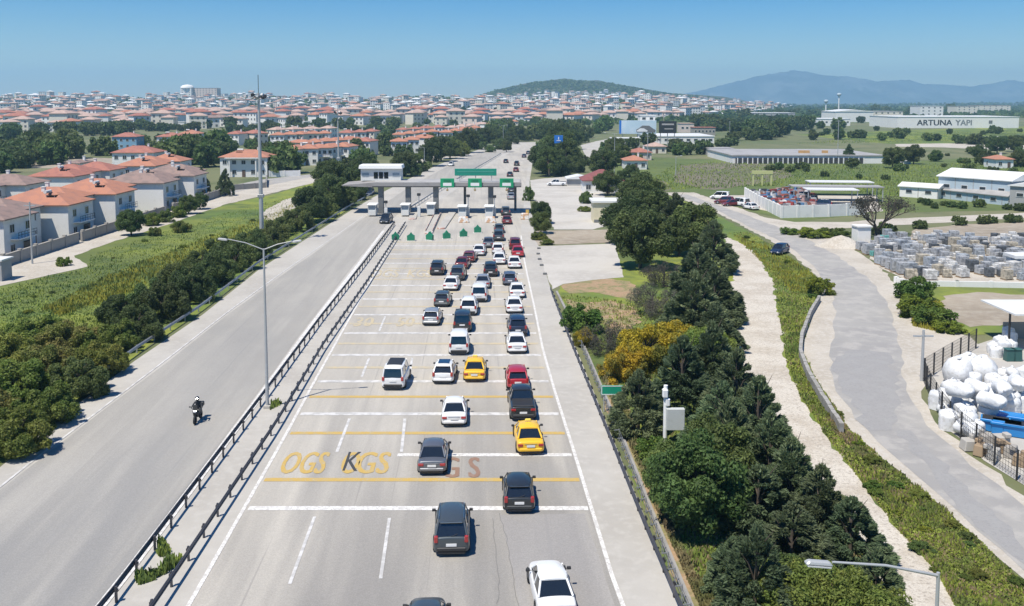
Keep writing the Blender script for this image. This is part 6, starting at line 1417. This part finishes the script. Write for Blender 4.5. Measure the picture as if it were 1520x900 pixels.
while cnt < 230:
    px, py = pick(pl, rr); g = G(px, py)
    gx, gy = round(g.x / 1.7), round(g.y / 1.75)
    if (gx, gy) in used or (gx + gy // 5) % 6 == 0: 
        cnt += 0 if rr.random() > .001 else 1; continue
    used.append((gx, gy)); n = rr.choice(['grey', 'grey', 'pale', 'pale', 'bluish', 'tan', 'dark', 'grey', 'bluish']) if px > 1312 else rr.choice(['teal', 'grey', 'bluish', 'pale'])
    v = rr.randrange(2)
    inst(PP[(n, v)], (gx * 1.7 + rr.uniform(-.3, .3), gy * 1.75 + rr.uniform(-.3, .3), .03), rr.uniform(-.35, .35), rr.uniform(.65, 1.3), 'pallet stacked with %s building blocks in the stone yard' % NMN[n], 'block pallet', 'pallets of %s blocks in the stone yard' % NMN[n]).name = 'block_pallet'; cnt += 1
wallrun('yard_wall', [(1330, 420), (1352, 425), (1420, 426), (1522, 428), (1560, 430)], .7, WM['white'], 'low pale wall along the near side of the stone yard')
MB_ = MB().box((0, 0, 1.2), (2.2, 2.2, 2.4)); g = G(1278, 358); r = E('concrete_cube', (g.x, g.y, 0), .1, 'white block standing by the bare tree at the corner of the stone yard', 'block'); MB_.build('block', WM['white'], r, .05); MB().box((0, -.1, 2.5), (2.5, 2.4, .2)).build('slab', WM['white'], r)
# gravel heap
g = G(1248, 366); mb = MB(); rr2 = random.Random(3); prof = [(0, 1.7), (1.2, 1.35), (2.5, .7), (3.6, .15), (4.2, -.05)]; V = [(rr_ * cos(2 * pi * k / 18) * rr2.uniform(.9, 1.1), rr_ * .75 * sin(2 * pi * k / 18) * rr2.uniform(.9, 1.1), z + rr2.uniform(-.08, .08)) for rr_, z in prof for k in range(18)]
mb.add(V, [(i * 18 + k, (i + 1) * 18 + k, (i + 1) * 18 + (k + 1) % 18, i * 18 + (k + 1) % 18) for i in range(4) for k in range(18)], 0, True); o = mb.build('gravel_heap', m_gravel); o.location = (g.x, g.y, .02); tag(o, 'pale gravel heap at the upper corner of the stone yard', 'gravel heap')
# small office container at right edge of stone yard
block(1508, 1540, 402, 384, 2.5, 'white', 'white', 'white container at the right edge of the stone yard', name='container', cat='container', nw=1)
# ---- storage yard at the lower right
m_blue0 = PM('blue_tie', (.03, .15, .4), rough=.5)
rr = random.Random(61); m_tank = PM('white_plastic', (.70, .71, .71), [(1.1, .45, .65, (.55, .56, .56), .7), (5, .5, .7, (.42, .40, .36), .5)], rough=.6, bump=.6, bscale=4)
def sag(r):
    for c in r.children:
        if c.name.startswith('shell'):
            f1, f2, f3 = rr.uniform(0, 6), rr.uniform(0, 6), rr.uniform(.05, .11)
            for v in c.data.vertices:
                a = atan2(v.co.y, v.co.x); k = 1 + f3 * sin(3 * a + f1 + v.co.z * 2) + .5 * f3 * sin(7 * a + f2 - v.co.z * 5) + rr.uniform(-.012, .012)
                v.co.x *= k; v.co.y *= k; v.co.z *= 1 + .06 * sin(2 * a + f2)
def tank_round(px, py, r_, label, z=0):
    g = G(px, py); r = E('water_tank', (g.x, g.y, .03 + z), rr.uniform(0, 3), label, 'water tank')
    MB().lathe([(r_ * .55, 0), (r_ * .88, r_ * .35), (r_, r_ * .9), (r_ * .93, r_ * 1.3), (r_ * .7, r_ * 1.68), (r_ * .3, r_ * 1.9), (0, r_ * 1.93)], 20).build('shell', m_tank, r)
    MB().lathe([(r_ * .24, 0), (r_ * .24, .14), (r_ * .2, .18), (0, .18)], 12, (0, 0, r_ * 1.88)).build('lid', m_tank, r)
    sag(r)
    for k in range(4): a = k * pi / 2; MB().box((cos(a) * r_ * .62, sin(a) * r_ * .62, r_ * .14), (.16, .16, r_ * .3)).build('foot', m_tank, r)
def tank_cyl(px, py, r_, h_, label, z=0, tilt=0):
    g = G(px, py); r = E('water_tank', (g.x, g.y, .03 + z), rr.uniform(0, 3), label, 'water tank')
    if tilt: r.rotation_euler = (tilt, 0, rr.uniform(-.6, .6)); r.location.z += r_
    prof = [(r_ * .98, 0)] + [(r_ * (1 if k % 2 else .965), h_ * (k + .5) / 9) for k in range(9)] + [(r_ * .9, h_ + .06), (r_ * .4, h_ + r_ * .28), (0, h_ + r_ * .3)]
    MB().lathe(prof, 20).build('shell', m_tank, r); sag(r); MB().lathe([(r_ * .28, 0), (r_ * .28, .12), (0, .13)], 12, (0, 0, h_ + r_ * .27)).build('lid', m_tank, r)
tank_round(1421, 571, 1.12, 'big round white tank nearest the yard fence, left of its twin'); tank_round(1459, 569, 1.12, 'big round white tank right of its twin'); tank_round(1436, 560, 1.0, 'round white tank peeping out behind the two big ones')
ct = [(1398, 607, 1.15, 1.3, 'broad ribbed white tank at the corner of the fence'), (1409, 637, .9, 1.2, 'white ribbed tank right behind the lower fence'), (1446, 590, .6, 1.9, 'slim upright white tank below the big round ones'), (1432, 625, .95, 1.2, 'white tank in the middle of the near row'), (1448, 650, .8, 1.1, 'small white tank close to the fence above the concrete pieces'), (1478, 600, 1.1, 1.1, 'flat white tank right of the slim upright one'), (1505, 590, 1.1, 1.2, 'white tank at the right edge below the small stack'), (1467, 628, .9, 1.3, 'white tank left of the blue pieces'), (1497, 612, 1.0, 1.1, 'white tank above the blue pieces'), (1516, 606, .9, 1.1, 'white tank above the blue pieces, cut by the picture edge'), (1421, 612, .9, 1.3, 'white tank between the corner tank and the middle row'), (1476, 580, .9, 1.2, 'white tank tucked behind the flat one'), (1500, 572, .8, 1.1, 'white tank behind at the right, beside the paved floor'), (1520, 566, .8, 1.1, 'white tank in the back at the picture edge'), (1460, 610, .7, 1.2, 'small white tank between the slim and the flat ones')]
for px, py, a, b, lab in ct: tank_cyl(px, py, a * .78, b * .9, lab)
YP = [(1388, 590), (1440, 572), (1522, 560), (1522, 618), (1470, 632), (1455, 662), (1412, 640)]
for k in range(46):
    px, py = pick(YP, rr); g = G(px, py); q = rr.uniform(.3, .55); o = E('plastic_sack', (g.x, g.y, .03 + rr.choice((0, 0, .5, .9))), rr.uniform(0, 3), 'small white sack squeezed among the white tanks of the storage yard', 'sack', 'small white sacks in the storage yard')
    MB().lathe([(q * .5, 0), (q * .95, q * .3), (q, q * .8), (q * .8, q * 1.25), (q * .35, q * 1.5), (q * .12, q * 1.62), (q * .22, q * 1.8), (0, q * 1.75)], 12).build('shell', m_tank, o); sag(o); o.scale = (1.25, .85, 1); MB().tube([(q * .16, 0, q * 1.62), (0, q * .16, q * 1.64), (-q * .16, 0, q * 1.62), (0, -q * .16, q * 1.64), (q * .16, 0, q * 1.62)], .02, 4).build('tie', m_blue0, o)
for k, (px, py) in enumerate(((1474, 524), (1483, 520), (1492, 516), (1500, 512), (1478, 530), (1490, 526), (1500, 522), (1496, 506))):
    tank_cyl(px, py, .55, .8 + .3 * (k % 2), 'small white drum of the stack at the back of the storage yard'); bpy.data.objects[-1] if False else None
for o in COL.objects:
    if o.get('label') == 'small white drum of the stack at the back of the storage yard': o['group'] = 'white drums at the back of the storage yard'
for k, (px, py, z) in enumerate(((1408, 618, 1.5), (1438, 612, 1.4), (1455, 628, 1.2), (1482, 610, 1.3), (1425, 645, 0), (1505, 600, 1.2))):
    tank_cyl(px, py, .55, 1.5, ('white tank lying on its side on top of others, %s' % ('over the corner tank', 'over the middle row', 'left of the blue pieces', 'over the flat tank', 'low beside the fence', 'near the right edge')[k]), z, pi / 2 - .1)
m_blue = PM('bright_blue_plastic', (.02, .22, .55), rough=.4)
for k, (px, py, w_, lab) in enumerate(((1477, 640, 1.7, 'blue trough left in the blue group'), (1494, 645, 1.8, 'blue trough in the middle of the blue group'), (1512, 648, 1.8, 'blue trough cut by the right picture edge'), (1500, 634, 1.7, 'blue trough behind the others'))):
    g = G(px, py); r = E('blue_trough', (g.x, g.y, .03), -.5, lab, 'trough'); MB().box((0, 0, .45), (w_, 1.0, .85), top=(1.08, 1.15)).build('shell', m_blue, r, .05); MB().box((0, 0, .89), (w_ * .95, .9, .03)).build('cover', m_blue if k % 2 else m_trim, r); MB().box((0, -.62, .82), (w_ * 1.1, .08, .1)).build('rim', m_blue, r)
for k, (px, py) in enumerate(((1440, 668), (1455, 675), (1462, 660), (1475, 682), (1488, 672), (1500, 680), (1485, 662), (1512, 692))):
    g = G(px, py); o = MB().box((0, 0, .35), (rr.uniform(.7, 1.3), rr.uniform(.5, .9), .7), top=(.8, .9)).box((.3, .2, .8), (.5, .4, .3)).build('concrete_piece', (m_conc, m_wood, WM['stone'])[k % 3], None, .05); o.location = (g.x, g.y, .03); o.rotation_euler = (0, 0, k * .8)
    tag(o, 'rough %s piece lying behind the fence near the blue troughs' % ('pale', 'wooden', 'stone')[k % 3], 'rubble piece', 'odd %s pieces behind the yard fence' % ('pale', 'wooden', 'stone')[k % 3])
for k, px in enumerate((1498, 1508)):
    g = G(px, 536); o = MB().box((0, 0, .5), (.8, .7, 1.0), top=(.9, .9)).box((0, 0, 1.04), (.86, .76, .08)).build('waste_bin', PM('bin_green', (.03, .10, .09), rough=.5), None, .04); o.location = (g.x, g.y, .03)
    tag(o, 'dark green bin %s beside the stack of white drums' % ('left', 'right')[k], 'bin')
# yard canopy at the right edge
g = G(1497, 518); r = E('yard_canopy', (g.x, g.y, 0), 0, 'white canopy roof on dark posts entering at the right edge', 'canopy'); hz_ = ZAT(462, g.y)
MB().box((3.6, 1.5, hz_), (8, 6, .15)).build('roof', RM['white'], r); MB().box((0, 0, hz_ / 2), (.14, .14, hz_)).build('post', m_trim, r); MB().box((6.5, 0, hz_ / 2), (.14, .14, hz_)).build('post', m_trim, r); MB().box((4.4, 3.6, .8), (6, .2, 1.6)).build('back_wall', WM['stone'], r)
def mesh_fence(pts, h_, label, step=2.2):
    P = resample(pxline(pts), step); r = E('mesh_fence', (0, 0, 0), 0, label, 'fence')
    for p in P: MB().box((p.x, p.y, h_ / 2), (.09, .09, h_)).build('post', m_trim, r)
    mb = MB()
    for a, b in zip(P, P[1:]):
        for z in [h_ * k / 7 for k in range(1, 8)]: mb.tube([(a.x, a.y, z), (b.x, b.y, z)], .014, 3, cap=False)
        for k in range(1, 8): q = a.lerp(b, k / 8); mb.tube([(q.x, q.y, .05), (q.x, q.y, h_)], .012, 3, cap=False)
    mb.build('wire_mesh', m_trim, r)
mesh_fence([(1370, 566), (1380, 590), (1402, 628), (1435, 662), (1480, 695), (1522, 722), (1600, 770)], 1.9, 'dark mesh fence between the storage yard and the side road')
mesh_fence([(1372, 566), (1400, 548), (1430, 530), (1458, 512)], 1.9, 'dark mesh fence on the lane side of the storage yard')
# stone wall/parapet along the gravel side of the road
P = pxline([(1216, 448), (1203, 470), (1190, 505), (1188, 530), (1200, 562), (1222, 600), (1250, 645)]); mb = MB(); rs = resample(P, 1.0)
for a, b in zip(rs, rs[1:]):
    c = (a + b) / 2; mb.box((c.x, c.y, .35), ((b - a).length * .96, .3, .7 + R.uniform(-.08, .08)), atan2(b.y - a.y, b.x - a.x))
tag(mb.build('stone_wall', PM('old_parapet', (.34, .33, .31), [(1.5, .45, .6, (.24, .23, .2), .8)], kind='pos', rough=.95)), 'weathered low parapet along the inner bend of the side road', 'wall')
wallrun('boundary_wall', [(325, 284), (395, 279), (396, 268)], 1.4, WM['stone'], 'stone boundary wall before the pillared villa')
wallrun('boundary_wall', [(0, 286), (45, 280)], 2.2, WM['paleblue'], 'pale blue grey boundary wall at the far left')
wallrun('boundary_wall', [(400, 263), (445, 262)], 1.8, WM['white'], 'broken white wall with pillars below the villa terrace')
g = G(3, 418); r = E('transformer_hut', (g.x - 1.6, g.y + 1, 0), 0, 'grey hut at the left edge where the sandy street ends', 'hut'); MB().box((0, 0, 1.3), (3.4, 2.4, 2.6)).build('wall', WM['grey'], r); MB().box((0, 0, 2.7), (3.8, 2.8, .2)).build('roof', RM['white'], r)

for r in PROTOS:                      # prototypes nothing was placed from
    if r.location.z < -40:
        for c in list(r.children_recursive): bpy.data.objects.remove(c)
        bpy.data.objects.remove(r)
